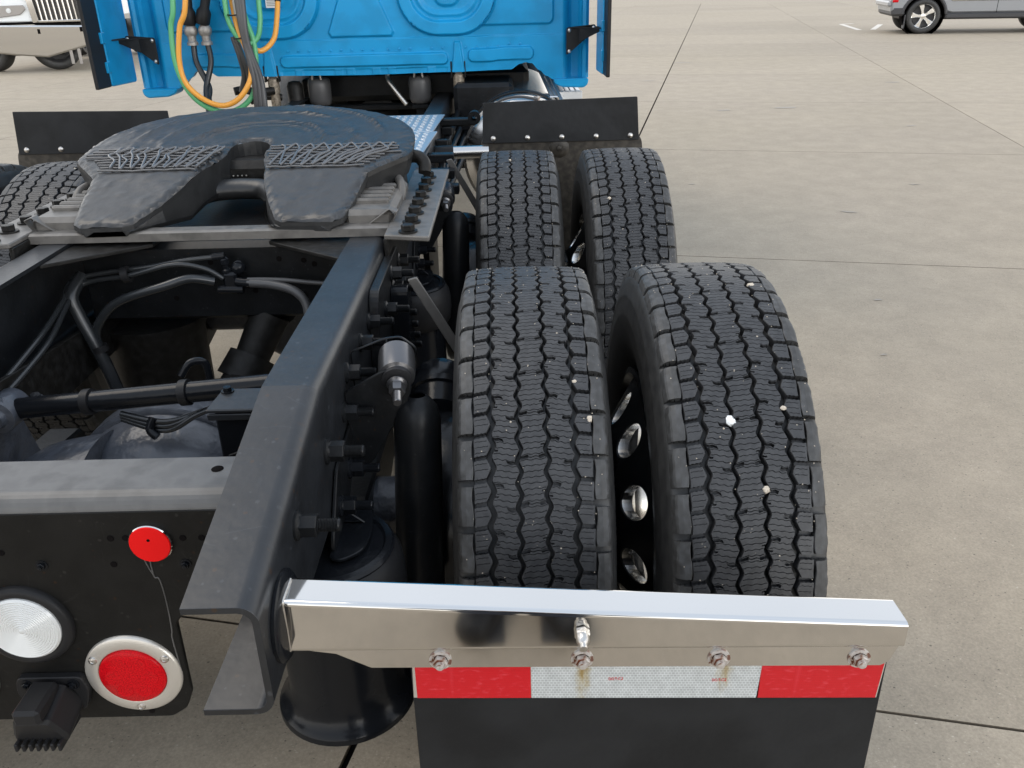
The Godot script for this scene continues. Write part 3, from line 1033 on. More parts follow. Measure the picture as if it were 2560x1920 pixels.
# ---------------------------------------------------------------- lamps and socket on the tail plate
func make_lamps() -> void:
	var face := Basis(Vector3.RIGHT, PI / 2)
	var rf := holder("reflector", null, at(Vector3(0.2125, 0.8445, 0.583), face.scaled(Vector3.ONE * 0.84)), "round red reflector")
	obj("rim", turned(Transform3D.IDENTITY, [Vector2(0.036, 0), Vector2(0.036, 0.006), Vector2(0.034, 0.008), Vector2(0.0325, 0.0075)]), M.polished, rf)
	obj("lens", turned(Transform3D.IDENTITY, [Vector2(0.0345, 0.0), Vector2(0.0345, 0.0075), Vector2(0.033, 0.0092), Vector2(0.0, 0.0105)]), M.red_reflector, rf)
	obj("hole", turned(at(Vector3(0, 0.0098, -0.010), Basis(Vector3.UP, 0)), [Vector2(0.0026, 0.0), Vector2(0.0026, 0.001), Vector2(0, 0.0011)], 10), M.joint, rf)
	# clear reversing lamp in a black grommet
	for x: float in [0.003]:
		var w := holder("reversing_lamp", null, at(Vector3(x, 0.706, 0.583), face), "round clear lamp in a black rubber grommet")
		obj("grommet", turned(Transform3D.IDENTITY, [Vector2(0.069, 0), Vector2(0.0685, 0.006), Vector2(0.065, 0.0105), Vector2(0.058, 0.012), Vector2(0.0545, 0.010), Vector2(0.054, 0.004), Vector2(0.03, 0.004)], 48), M.rubber, w)
		var pr := [Vector2(0.054, 0.004), Vector2(0.0535, 0.012)]
		var rad := 0.0515
		while rad > 0.004:
			pr.append(Vector2(rad, 0.0135 + (0.054 - rad) * 0.06))
			pr.append(Vector2(rad - 0.0012, 0.0148 + (0.054 - rad) * 0.06))
			rad -= 0.0036
		pr.append(Vector2(0.0, 0.018))
		obj("lens", turned(Transform3D.IDENTITY, pr, 56), M.clear_lens, w)
	# red tail lamps in bright flanges
	for x: float in [0.139, -0.139]:
		var w := holder("tail_lamp", null, at(Vector3(x, 0.608, 0.583), face), "round red tail lamp in a bright ring")
		obj("ring", turned(Transform3D.IDENTITY, [Vector2(0.0725, 0), Vector2(0.072, 0.003), Vector2(0.069, 0.0055), Vector2(0.053, 0.0075), Vector2(0.0508, 0.0065), Vector2(0.0505, 0.002)], 56), M.ring, w)
		var len_ := MB.new()
		len_.lathe(Transform3D.IDENTITY, [Vector2(0.0505, 0.001), Vector2(0.0495, 0.008), Vector2(0.047, 0.0105), Vector2(0.02, 0.012), Vector2(0.0, 0.0122)], 56)
		obj("lens", len_, M.red_lens, w)
		for k in 7:
			var q := Vector3.ZERO if k == 6 else Vector3(cos(TAU * k / 6.0), 0, sin(TAU * k / 6.0)) * 0.028
			obj("lamp_element", turned(at(q + Vector3(0, 0.0112, 0)), [Vector2(0.0125, 0.0), Vector2(0.012, 0.0009), Vector2(0.0105, 0.0012), Vector2(0.009, 0.0006), Vector2(0.0, 0.0013)], 20), M.red_lens, w)
		for k in 3:
			var an := TAU * k / 3.0 + PI / 2
			obj("screw", turned(at(Vector3(cos(an) * 0.0615, 0.0062, sin(an) * 0.0615)), [Vector2(0.007, 0), Vector2(0.006, 0.002), Vector2(0.003, 0.003), Vector2(0.0022, 0.0018), Vector2(0, 0.0018)], 14), M.zinc, w)
	# trailer socket with ribbed flip cover
	var s := holder("trailer_socket", null, Transform3D(Basis().scaled(Vector3.ONE * 0.88), Vector3(0.016, 0.585, 0.583)), "black ribbed trailer socket")
	obj("base", plate_xy([-0.055, 0.032, 0.055, 0.032, 0.062, 0.0, 0.05, -0.04, -0.05, -0.04, -0.062, 0.0], 0.0, 0.014, 0.01), M.rubber, s)
	var hd := MB.new()
	hd.prism(rounded(v2([-0.03, 0.03, 0.03, 0.03, 0.047, -0.02, 0.04, -0.035, -0.04, -0.035, -0.047, -0.02]), 0.008), Transform3D(Basis(Vector3.RIGHT, 0.25), Vector3.ZERO), 0.01, 0.085, 0.006)
	obj("body", hd, M.rubber, s)
	obj("hinge", box(Vector3(0, 0.022, 0.06), Vector3(0.045, 0.03, 0.075), 0.006), M.rubber, s)
	for k in 7:
		obj("rib", box(Vector3(-0.036 + k * 0.012, -0.046, 0.055), Vector3(0.006, 0.016, 0.075), 0.002), M.rubber, s)
	for x: float in [-0.04, 0.04]:
		bolt("nut", Vector3(x, 0.018, 0.014), Vector3.BACK, M.black_gloss, s, 0.6)

# ---------------------------------------------------------------- rear mud flap and its polished hanger
func tape_texture(red: bool) -> ImageTexture:
	var w := 640
	var h := 120
	var im := Image.create(w, h, false, Image.FORMAT_RGB8)
	var n := noise(41, 0.03, 3)
	for y in h:
		for x in w:
			var row := y / 8
			var cx := fposmod(x + (5.0 if row % 2 == 1 else 0.0), 10.0)
			var cy := y % 8
			var line: bool = cx < 1.6 or cy < 2
			var k := (0.80 if line else 0.66) + 0.05 * n.get_noise_2d(x, y)
			var c := Color(k * 0.98, k, k * 1.0)
			# rust run-off under two bolts
			for st in [[0.225, 0.038, 0.95], [0.84, 0.042, 0.7]]:
				var d: float = absf(float(x) / w - st[0] + 0.012 * n.get_noise_2d(y * 2.0, 30.0)) / st[1]
				var a := clampf(1.0 - d, 0.0, 1.0) * clampf(st[2] - float(y) / h * 0.8 + 0.5 * n.get_noise_2d(x * 1.5, y * 0.4), 0.0, 1.0) * 0.9
				c = c.lerp(Color(0.5, 0.38, 0.14), a)
			if red:
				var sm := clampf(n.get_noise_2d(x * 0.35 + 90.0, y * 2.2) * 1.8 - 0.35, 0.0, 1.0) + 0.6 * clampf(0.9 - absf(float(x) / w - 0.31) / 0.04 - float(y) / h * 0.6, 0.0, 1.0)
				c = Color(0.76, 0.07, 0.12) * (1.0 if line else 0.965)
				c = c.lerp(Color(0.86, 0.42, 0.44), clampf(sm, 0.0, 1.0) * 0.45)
			im.set_pixel(x, y, c)
	im.generate_mipmaps()
	return ImageTexture.create_from_image(im)

func make_hanger() -> void:
	var hg := holder("mud_flap_hanger", null, Transform3D.IDENTITY, "polished tapering metal arm")
	# tapered box arm: stations along x, each a rounded rectangle in z and y
	var arm := MB.new()
	var st := [[0.434, 0.8655, 0.787], [0.8, 0.838, 0.7805], [1.2, 0.809, 0.772]]
	var secs := []
	for s in st:
		var q := rounded(v2([0.692, s[2], 0.745, s[2], 0.745, s[1] + 0.001, 0.692, s[1] - 0.001]), 0.007, 5)
		secs.append(q)
	var kk: int = secs[0].size()
	for i in st.size() - 1:
		for j in kk:
			var l := (j + 1) % kk
			var e: Vector2 = secs[i][l] - secs[i][j]
			var e0: Vector2 = secs[i][j] - secs[i][(j + kk - 1) % kk]
			var e2: Vector2 = secs[i][(l + 1) % kk] - secs[i][l]
			if e.length() < 1e-6:
				continue
			var me := Vector2(e.y, -e.x).normalized()
			var m0 := Vector2(e0.y, -e0.x).normalized() if e0.length() > 1e-6 else me
			var m2 := Vector2(e2.y, -e2.x).normalized() if e2.length() > 1e-6 else me
			var na := (me + m0).normalized() if e.length() < 0.006 else me
			var nb := (me + m2).normalized() if e.length() < 0.006 else me
			var A := Vector3(st[i][0], secs[i][j].y, secs[i][j].x)
			var B := Vector3(st[i][0], secs[i][l].y, secs[i][l].x)
			var C := Vector3(st[i + 1][0], secs[i + 1][l].y, secs[i + 1][l].x)
			var D := Vector3(st[i + 1][0], secs[i + 1][j].y, secs[i + 1][j].x)
			var n0 := Vector3(0, na.y, na.x)
			var n1 := Vector3(0, nb.y, nb.x)
			arm.tri(A, B, C, n0, n1, n1)
			arm.tri(A, C, D, n0, n1, n0)
	for e in 2:
		var sc: PackedVector2Array = secs[0] if e == 0 else secs[2]
		var ps := []
		for p in sc:
			ps.append(Vector3(st[0][0] if e == 0 else st[2][0], p.y, p.x))
		arm.face(ps, Vector3(-1 if e == 0 else 1, 0, 0))
	obj("arm", arm, M.polished, hg)
	obj("lower_lip", plate_xy([0.445, 0.790, 0.49, 0.781, 0.532, 0.757, 1.176, 0.742, 1.186, 0.748, 1.196, 0.776], 0.7385, 0.7425, 0.0, 0.0008), M.polished, hg)
	obj("mounting_flange", turned(Transform3D(Basis(Vector3.BACK, -PI / 2), Vector3(0.4255, 0.826, 0.72)), [Vector2(0.058, 0.0), Vector2(0.058, 0.004), Vector2(0.053, 0.008), Vector2(0.046, 0.009), Vector2(0.0, 0.012)], 36), M.black_gloss, hg)
	var weld := MB.new()
	weld.tube(smooth([Vector3(0.4345, 0.8655, 0.70), Vector3(0.4345, 0.8655, 0.738), Vector3(0.4345, 0.86, 0.744), Vector3(0.4345, 0.83, 0.745), Vector3(0.4345, 0.79, 0.744)], 5), 0.0022, 8)
	obj("weld_bead", weld, M.zinc, hg)
	bolt("cap_nut", Vector3(0.797, 0.812, 0.7455), Vector3(0, -0.15, 1), M.zinc, hg, 0.78)
	for p in [Vector2(0.62, 0.7685), Vector2(0.798, 0.765), Vector2(0.97, 0.761), Vector2(1.147, 0.756)]:
		bolt("nut", Vector3(p.x, p.y, 0.7425), Vector3.BACK, M.rusty, hg, 0.84, "rusty hanger bolt")
	# the flap itself
	var fl := holder("mud_flap", null, Transform3D.IDENTITY, "black rubber rear mud flap")
	obj("sheet", plate_xy([0.580, 0.762, 1.189, 0.748, 1.189, 0.17, 0.580, 0.17], 0.7255, 0.7345, 0.01), M.flap, fl)
	obj("backing_strip", plate_xy([0.583, 0.7655, 1.186, 0.7465, 1.183, 0.682, 0.581, 0.700], 0.7347, 0.7372, 0.0, 0.0006), M.ring, fl)
	# red and white conspicuity tape: lower edge and upper edge fall gently to the right
	var ty := func(x: float) -> float: return 0.7605 - (x - 0.585) * 0.0285
	var cuts := [0.5855, 0.7335, 1.028, 1.1845]
	for k in 3:
		var x0: float = cuts[k] + 0.0004
		var x1: float = cuts[k + 1] - 0.0004
		var d := 0.0 if k < 2 else 0.0
		var m := MB.new()
		var sk := -0.003 if k == 2 else 0.0
		var a := Vector3(x0, ty.call(x0), 0.7376 + d)
		var b := Vector3(x1, ty.call(x1), 0.7376 + d)
		var c := Vector3(x1 + sk, ty.call(x1) - 0.0605, 0.7376 + d)
		var e := Vector3(x0 + sk, ty.call(x0) - 0.0605, 0.7376 + d)
		m.quad_uv(a, b, c, e, Vector3.BACK)
		var mt: StandardMaterial3D = M.red_tape
		if true:
			mt = StandardMaterial3D.new()
			mt.albedo_texture = tape_texture(k != 1)
			mt.roughness = 0.32
		var o := obj("reflective_tape", m, mt, fl, Transform3D.IDENTITY, "white honeycomb reflective tape with rust runs" if k == 1 else "red reflective tape")
		if k == 1:
			for q in [[0.842, 0.7255], [0.975, 0.7195]]:
				var tm := TextMesh.new()
				tm.text = "DOT-C2"
				tm.font_size = 16
				tm.pixel_size = 0.00035
				tm.depth = 0.0004
				var sf := SystemFont.new()
				sf.font_names = PackedStringArray(["Droid Sans"])
				tm.font = sf
				obj("lettering", tm, M.red_tape, o, at(Vector3(q[0], q[1], 0.7379)))

# flap standing up in front of the forward drive wheels
func make_front_flap(sd: float) -> void:
	var f := holder("front_mud_flap", null, Transform3D.IDENTITY)
	var sx := func(p: Array) -> Array:
		var o := []
		for i in range(0, p.size(), 2):
			o.append(p[i] * sd)
			o.append(p[i + 1])
		return o
	obj("fender_sheet", plate_xy(sx.call([0.612, 0.965, 1.252, 0.965, 1.262, 0.9, 1.262, 0.3, 0.604, 0.3, 0.604, 0.9]), -1.972, -1.962, 0.05), M.fender, f)
	var lean := Transform3D(Basis(Vector3.RIGHT, -0.06), Vector3(0, 0.945, -1.955))
	obj("flap", plate_xy(sx.call([0.617, 0.0, 1.243, 0.0, 1.232, 0.165, 0.622, 0.155]), -0.004, 0.004, 0.004), M.flap, f, lean)
	for k in 5:
		bolt("rivet", lean * Vector3(sd * (0.66 + 0.137 * k), 0.018, 0.004), Vector3(0, 0.05, 1), M.zinc, f, 1.05)
	obj("boss", turned(Transform3D(Basis(Vector3.RIGHT, PI / 2), Vector3(sd * 0.925, 0.92, -1.962)), [Vector2(0.04, 0), Vector2(0.032, 0.006), Vector2(0.012, 0.008), Vector2(0.01, 0.016), Vector2(0, 0.018)], 24), M.fender, f)
	obj("support_tube", rod(Vector3(sd * 0.495, 0.918, -1.92), Vector3(sd * 0.64, 0.918, -1.93), 0.0245, 24), M.brushed, f)
	obj("support_stub", rod(Vector3(sd * 0.426, 0.918, -1.915), Vector3(sd * 0.50, 0.918, -1.92), 0.0285, 24), M.black, f)

# ---------------------------------------------------------------- fifth wheel
func fw_top(x: float, z: float) -> float:
	if z > -0.68:
		return 1.105 - (z + 0.68) * 0.29
	return 1.105 - (z + 0.68) * 0.15

func fw_outline() -> PackedVector2Array:
	var p := PackedVector2Array()
	# right half from the throat outwards, then round the front, then the left half
	for q in [[0.055, -0.88], [0.052, -0.83], [0.06, -0.78], [0.082, -0.71], [0.085, -0.68], [0.098, -0.62], [0.128, -0.53], [0.158, -0.455], [0.175, -0.442], [0.30, -0.435], [0.322, -0.452], [0.338, -0.53], [0.356, -0.67], [0.385, -0.71], [0.447, -0.79], [0.457, -0.83], [0.457, -0.89]]:
		p.append(Vector2(q[0], q[1]))
	for i in range(1, 24):
		var a := PI * i / 24.0
		p.append(Vector2(0.457 * cos(a), -0.89 - 0.39 * pow(sin(a), 0.85)))
	for q in [[-0.457, -0.89], [-0.457, -0.83], [-0.447, -0.79], [-0.385, -0.71], [-0.356, -0.67], [-0.338, -0.53], [-0.322, -0.452], [-0.30, -0.435], [-0.20, -0.435], [-0.178, -0.45], [-0.135, -0.53], [-0.105, -0.62], [-0.088, -0.68], [-0.082, -0.71], [-0.06, -0.78], [-0.052, -0.83], [-0.055, -0.88]]:
		p.append(Vector2(q[0], q[1]))
	for i in range(1, 10):
		var a := PI - PI * i / 10.0
		p.append(Vector2(0.055 * cos(a), -0.885 - 0.055 * sin(a)))
	return p

func make_fifth_wheel() -> void:
	var fw := holder("fifth_wheel", null, Transform3D.IDENTITY, "greasy black coupling plate with a rear slot")
	var out := fw_outline()
	var nz := noise(51, 6.0, 4)
	var n2 := noise(52, 28.0, 3)
	var kk := out.size()
	var edge := func(p: Vector2) -> float:
		var d := 1.0
		for i in kk:
			d = minf(d, p.distance_to(Geometry2D.get_closest_point_to_segment(p, out[i], out[(i + 1) % kk])))
		return d
	var hh := func(p: Vector2) -> float:
		var ed: float = edge.call(p)
		var e := clampf(ed / 0.016, 0.0, 1.0)
		var rp := p.distance_to(Vector2(0.01, -0.93))
		var swirl := 0.0
		for rr: float in [0.16, 0.185, 0.27, 0.345]:
			if p.y < -0.85 or rr < 0.2:
				swirl += 0.0062 * exp(-pow((rp - rr - 0.02 * nz.get_noise_2d(p.x * 0.3, p.y * 0.3)) / 0.0085, 2.0)) * clampf(0.7 + 1.6 * nz.get_noise_2d(p.x * 0.5 + rr * 9.0, p.y * 0.5), 0.0, 1.3)
		return fw_top(p.x, p.y) - 0.007 * pow(1.0 - e, 2.0) + 0.0016 * nz.get_noise_2d(p.x * 0.6, p.y * 0.6) + 0.0003 * n2.get_noise_2d(p.x, p.y) + swirl + 0.003 * (1.0 - clampf(ed / 0.03, 0.0, 1.0)) * n2.get_noise_2d(p.x * 1.6, p.y * 1.6) + 0.0045 * pow(maxf(0.0, n2.get_noise_2d(p.x * 0.55 + 5.0, p.y * 0.3)), 1.5) - 0.003 * smoothstep(0.11, 0.15, rp) * smoothstep(0.2, 0.17, rp)
	var cache := {}
	var hc := func(p: Vector2) -> float:
		var key := Vector2i(roundi(p.x * 20000.0), roundi(p.y * 20000.0))
		if not cache.has(key):
			cache[key] = hh.call(p)
		return cache[key]
	var top := MB.new()
	var cell := 0.0125
	var nx := int(ceil(0.94 / cell))
	var ny := int(ceil(0.88 / cell))
	for i in nx:
		for j in ny:
			var x0 := -0.47 + i * cell
			var z0 := -1.31 + j * cell
			var sq := PackedVector2Array([Vector2(x0, z0), Vector2(x0 + cell, z0), Vector2(x0 + cell, z0 + cell), Vector2(x0, z0 + cell)])
			for pg in Geometry2D.intersect_polygons(sq, out):
				var ix := Geometry2D.triangulate_polygon(pg)
				for t in range(0, ix.size(), 3):
					var vs := []
					var ns := []
					for q in 3:
						var p: Vector2 = pg[ix[t + q]]
						var h: float = hc.call(p)
						var gx: float = hc.call(Vector2(roundf((p.x + 0.003) * 400.0) / 400.0, p.y))
						var gz: float = hc.call(Vector2(p.x, roundf((p.y + 0.003) * 400.0) / 400.0))
						var dx := roundf((p.x + 0.003) * 400.0) / 400.0 - p.x
						var dz := roundf((p.y + 0.003) * 400.0) / 400.0 - p.y
						vs.append(Vector3(p.x, h, p.y))
						ns.append(Vector3(-(gx - h) / maxf(dx, 0.0012), 1.0, -(gz - h) / maxf(dz, 0.0012)).normalized())
					top.tri(vs[0], vs[1], vs[2], ns[0], ns[1], ns[2])
	# skirt: casting walls under the edge, deeper in the throat
	for i in kk:
		var rows := []
		for q: Vector2 in [out[i], out[(i + 1) % kk]]:
			var h: float = hc.call(q)
			var deep := 0.058
			if absf(q.x) < 0.2 and q.y > -0.96 and q.y < -0.455:
				deep = 0.085 if q.y < -0.6 else 0.05
			if q.y > -0.5:
				deep = 0.022
			if q.y > -0.7 and absf(q.x) > 0.2:
				deep = minf(deep, 0.04)
			var lump := 0.012 * n2.get_noise_2d(q.x * 1.2 + 7.0, q.y * 1.2)
			rows.append([Vector3(q.x, h, q.y), Vector3(q.x, h - 0.012, q.y), Vector3(q.x * (0.985 + lump), h - deep * 0.6, q.y), Vector3(q.x * 0.97, h - deep, q.y), Vector3(q.x * 0.9, h - deep + 0.012, q.y)])
		var e: Vector2 = out[(i + 1) % kk] - out[i]
		var o := Vector3(e.y, 0, -e.x)
		var mid: Vector2 = (out[i] + out[(i + 1) % kk]) * 0.5 + Vector2(e.y, -e.x).normalized() * 0.004
		if Geometry2D.is_point_in_polygon(mid, out):
			o = -o
		for r in 4:
			top.quad(rows[0][r], rows[1][r], rows[1][r + 1], rows[0][r + 1], o)
	obj("top_plate", top, M.grease, fw)
	# casting between and under the ramps
	for sd: float in [-1.0, 1.0]:
		var un := MB.new()
		var ps := []
		for q in [[0.11, -0.66], [0.16, -0.46], [0.19, -0.445], [0.295, -0.44], [0.312, -0.456], [0.335, -0.60]]:
			ps.append(Vector3(sd * q[0], fw_top(q[0], q[1]) - 0.016, q[1]))
		un.face(ps, Vector3.DOWN)
		obj("ramp_underside", un, M.grease, fw)
	var belly := MB.new()
	belly.tube(smooth([Vector3(-0.27, 1.0, -0.6), Vector3(-0.19, 1.012, -0.70), Vector3(-0.09, 1.034, -0.775), Vector3(0.03, 1.036, -0.785), Vector3(0.085, 1.03, -0.74), Vector3(0.14, 1.01, -0.64)], 8), 0.034, 16, -1.0, 0.8)
	obj("casting_web", belly, M.grease, fw)
	obj("lock_housing", box(Vector3(0.0, 1.05, -0.97), Vector3(0.30, 0.1, 0.26), 0.02), M.black_old, fw)
	for k in 4:
		obj("lock_bolt", turned(at(Vector3(-0.045 + k * 0.012, 1.062, -0.838), Basis(Vector3.RIGHT, PI / 2)), [Vector2(0.0028, 0), Vector2(0.002, 0.002), Vector2(0, 0.0025)], 10), M.zinc, fw)
	# beads of grease laid over the bearing pads, one pad on each side
	var r := RandomNumberGenerator.new()
	r.seed = 9
	for sd: float in [-1.0, 1.0]:
		var pad := holder("grease_bead_net", fw)
		var px := func(u: float, w: float) -> Vector3:
			var xa := lerpf(0.09, 0.062, w)
			var xb := lerpf(0.345, 0.43, w)
			if w > 0.6:
				xb = 0.43 - (w - 0.6) * 0.04
			var z := lerpf(-0.695, -0.862, w)
			var x := sd * lerpf(xa, xb, u)
			return Vector3(x, fw_top(x, z) + 0.0035, z)
		for k in 9:
			var pts := []
			var w := k / 8.0
			for i in 13:
				var u := i / 12.0
				pts.append(px.call(u + (r.randf_range(-0.02, 0.03) if i in [0, 12] else 0.0), w + 0.012 * sin(u * 7.0 + k)) + Vector3(0, r.randf_range(-0.001, 0.0012), 0))
			var mb := MB.new()
			mb.tube(smooth(pts, 4), 0.0026, 7, -1.0, 1.0)
			obj("grease_bead", mb, M.grease_bead, pad)
		for k in 2:
			var pts := []
			var turns := 4.0
			var cnt := 56
			for i in cnt + 1:
				var f := float(i) / cnt
				var ph := f * turns * TAU + PI * k
				var w := 0.5 + 0.47 * cos(ph) + 0.02 * sin(ph * 3.1 + k)
				var u := lerpf(0.02, 0.9, f) + 0.016 * sin(ph) + 0.075 * w * sd
				pts.append(px.call(clampf(u, 0.0, 1.0), w) + Vector3(0, 0.0036 + 0.0012 * k, 0))
			var mb := MB.new()
			mb.tube(smooth(pts, 3), 0.0035, 7)
			obj("grease_bead", mb, M.grease_bead, pad)
	# release arm on the right
	var arm := MB.new()
	arm.tube(smooth([Vector3(0.40, 1.09, -0.87), Vector3(0.46, 1.10, -0.86), Vector3(0.485, 1.085, -0.845), Vector3(0.487, 1.06, -0.83)], 6), 0.018, 12)
	obj("release_arm", arm, M.black_old, fw)
	# mounting: rear plate, bearing brackets, angle irons along the rails
	var mt := holder("fifth_wheel_mount", null, Transform3D.IDENTITY, "dusty steel mounting plate under the coupling")
	obj("base_plate", plate_xz([-0.40, -0.50, 0.40, -0.50, 0.40, -1.15, -0.40, -1.15], 0.962, 0.97, 0.0), M.black, mt)
	var lip := MB.new()
	lip.prism(v2([-0.437, 0.991, -0.437, 1.010, -0.447, 1.0135, -0.482, 1.0135, -0.486, 1.003, -0.447, 1.003, -0.447, 0.991]), Transform3D(Basis(Vector3(0, 0, 1), Vector3(0, 1, 0), Vector3(1, 0, 0)), Vector3.ZERO), -0.43, 0.43, 0.001)
	obj("rear_bar", lip, M.dusty_steel, mt)
	for sd: float in [-1.0, 1.0]:
		var br := holder("bearing_bracket", mt)
		obj("foot", box(Vector3(sd * 0.378, 1.022, -0.66), Vector3(0.12, 0.042, 0.36), 0.012), M.dusty_steel, br)
		for k in 5:
			obj("rib", box(Vector3(sd * 0.37, 1.046, -0.56 - k * 0.042), Vector3(0.1, 0.018, 0.017), 0.005), M.dusty_steel, br)
		obj("bearing_block", plate_zy([-0.95, 1.0, -0.76, 1.0, -0.79, 1.045, -0.83, 1.075, -0.89, 1.075, -0.93, 1.045], sd * 0.33, sd * 0.425, 0.012), M.black_old, br)
		var hk := MB.new()
		hk.tube(smooth([Vector3(sd * 0.41, 1.06, -0.80), Vector3(sd * 0.43, 1.05, -0.74), Vector3(sd * 0.432, 1.018, -0.70), Vector3(sd * 0.415, 1.004, -0.69)], 6), 0.012, 12)
		obj("hook", hk, M.dusty_steel, br)
		obj("corner_gusset", plate_xy([sd * 0.36, 1.0, sd * 0.425, 1.0, sd * 0.45, 1.04, sd * 0.43, 1.048], -0.50, -0.47, 0.004), M.dusty_steel, br)
		var an := holder("angle_iron", mt)
		obj("top_leg", plate_xz([sd * 0.43, -0.355, sd * 0.536, -0.33, sd * 0.536, -1.10, sd * 0.43, -1.10], 1.004, 1.016, 0.006, 0.0025), M.dusty_steel, an)
		obj("side_leg", plate_zy([-0.36, 1.004, -0.36, 0.9, -0.5, 0.88, -0.98, 0.88, -1.10, 0.9, -1.10, 1.004], sd * 0.4275, sd * 0.4375, 0.004), M.black_old, an)
		for k in 8:
			bolt("hex", Vector3(sd * 0.484, 1.016, -0.375 - k * 0.0855), Vector3.UP, M.black_old, an, 1.35)

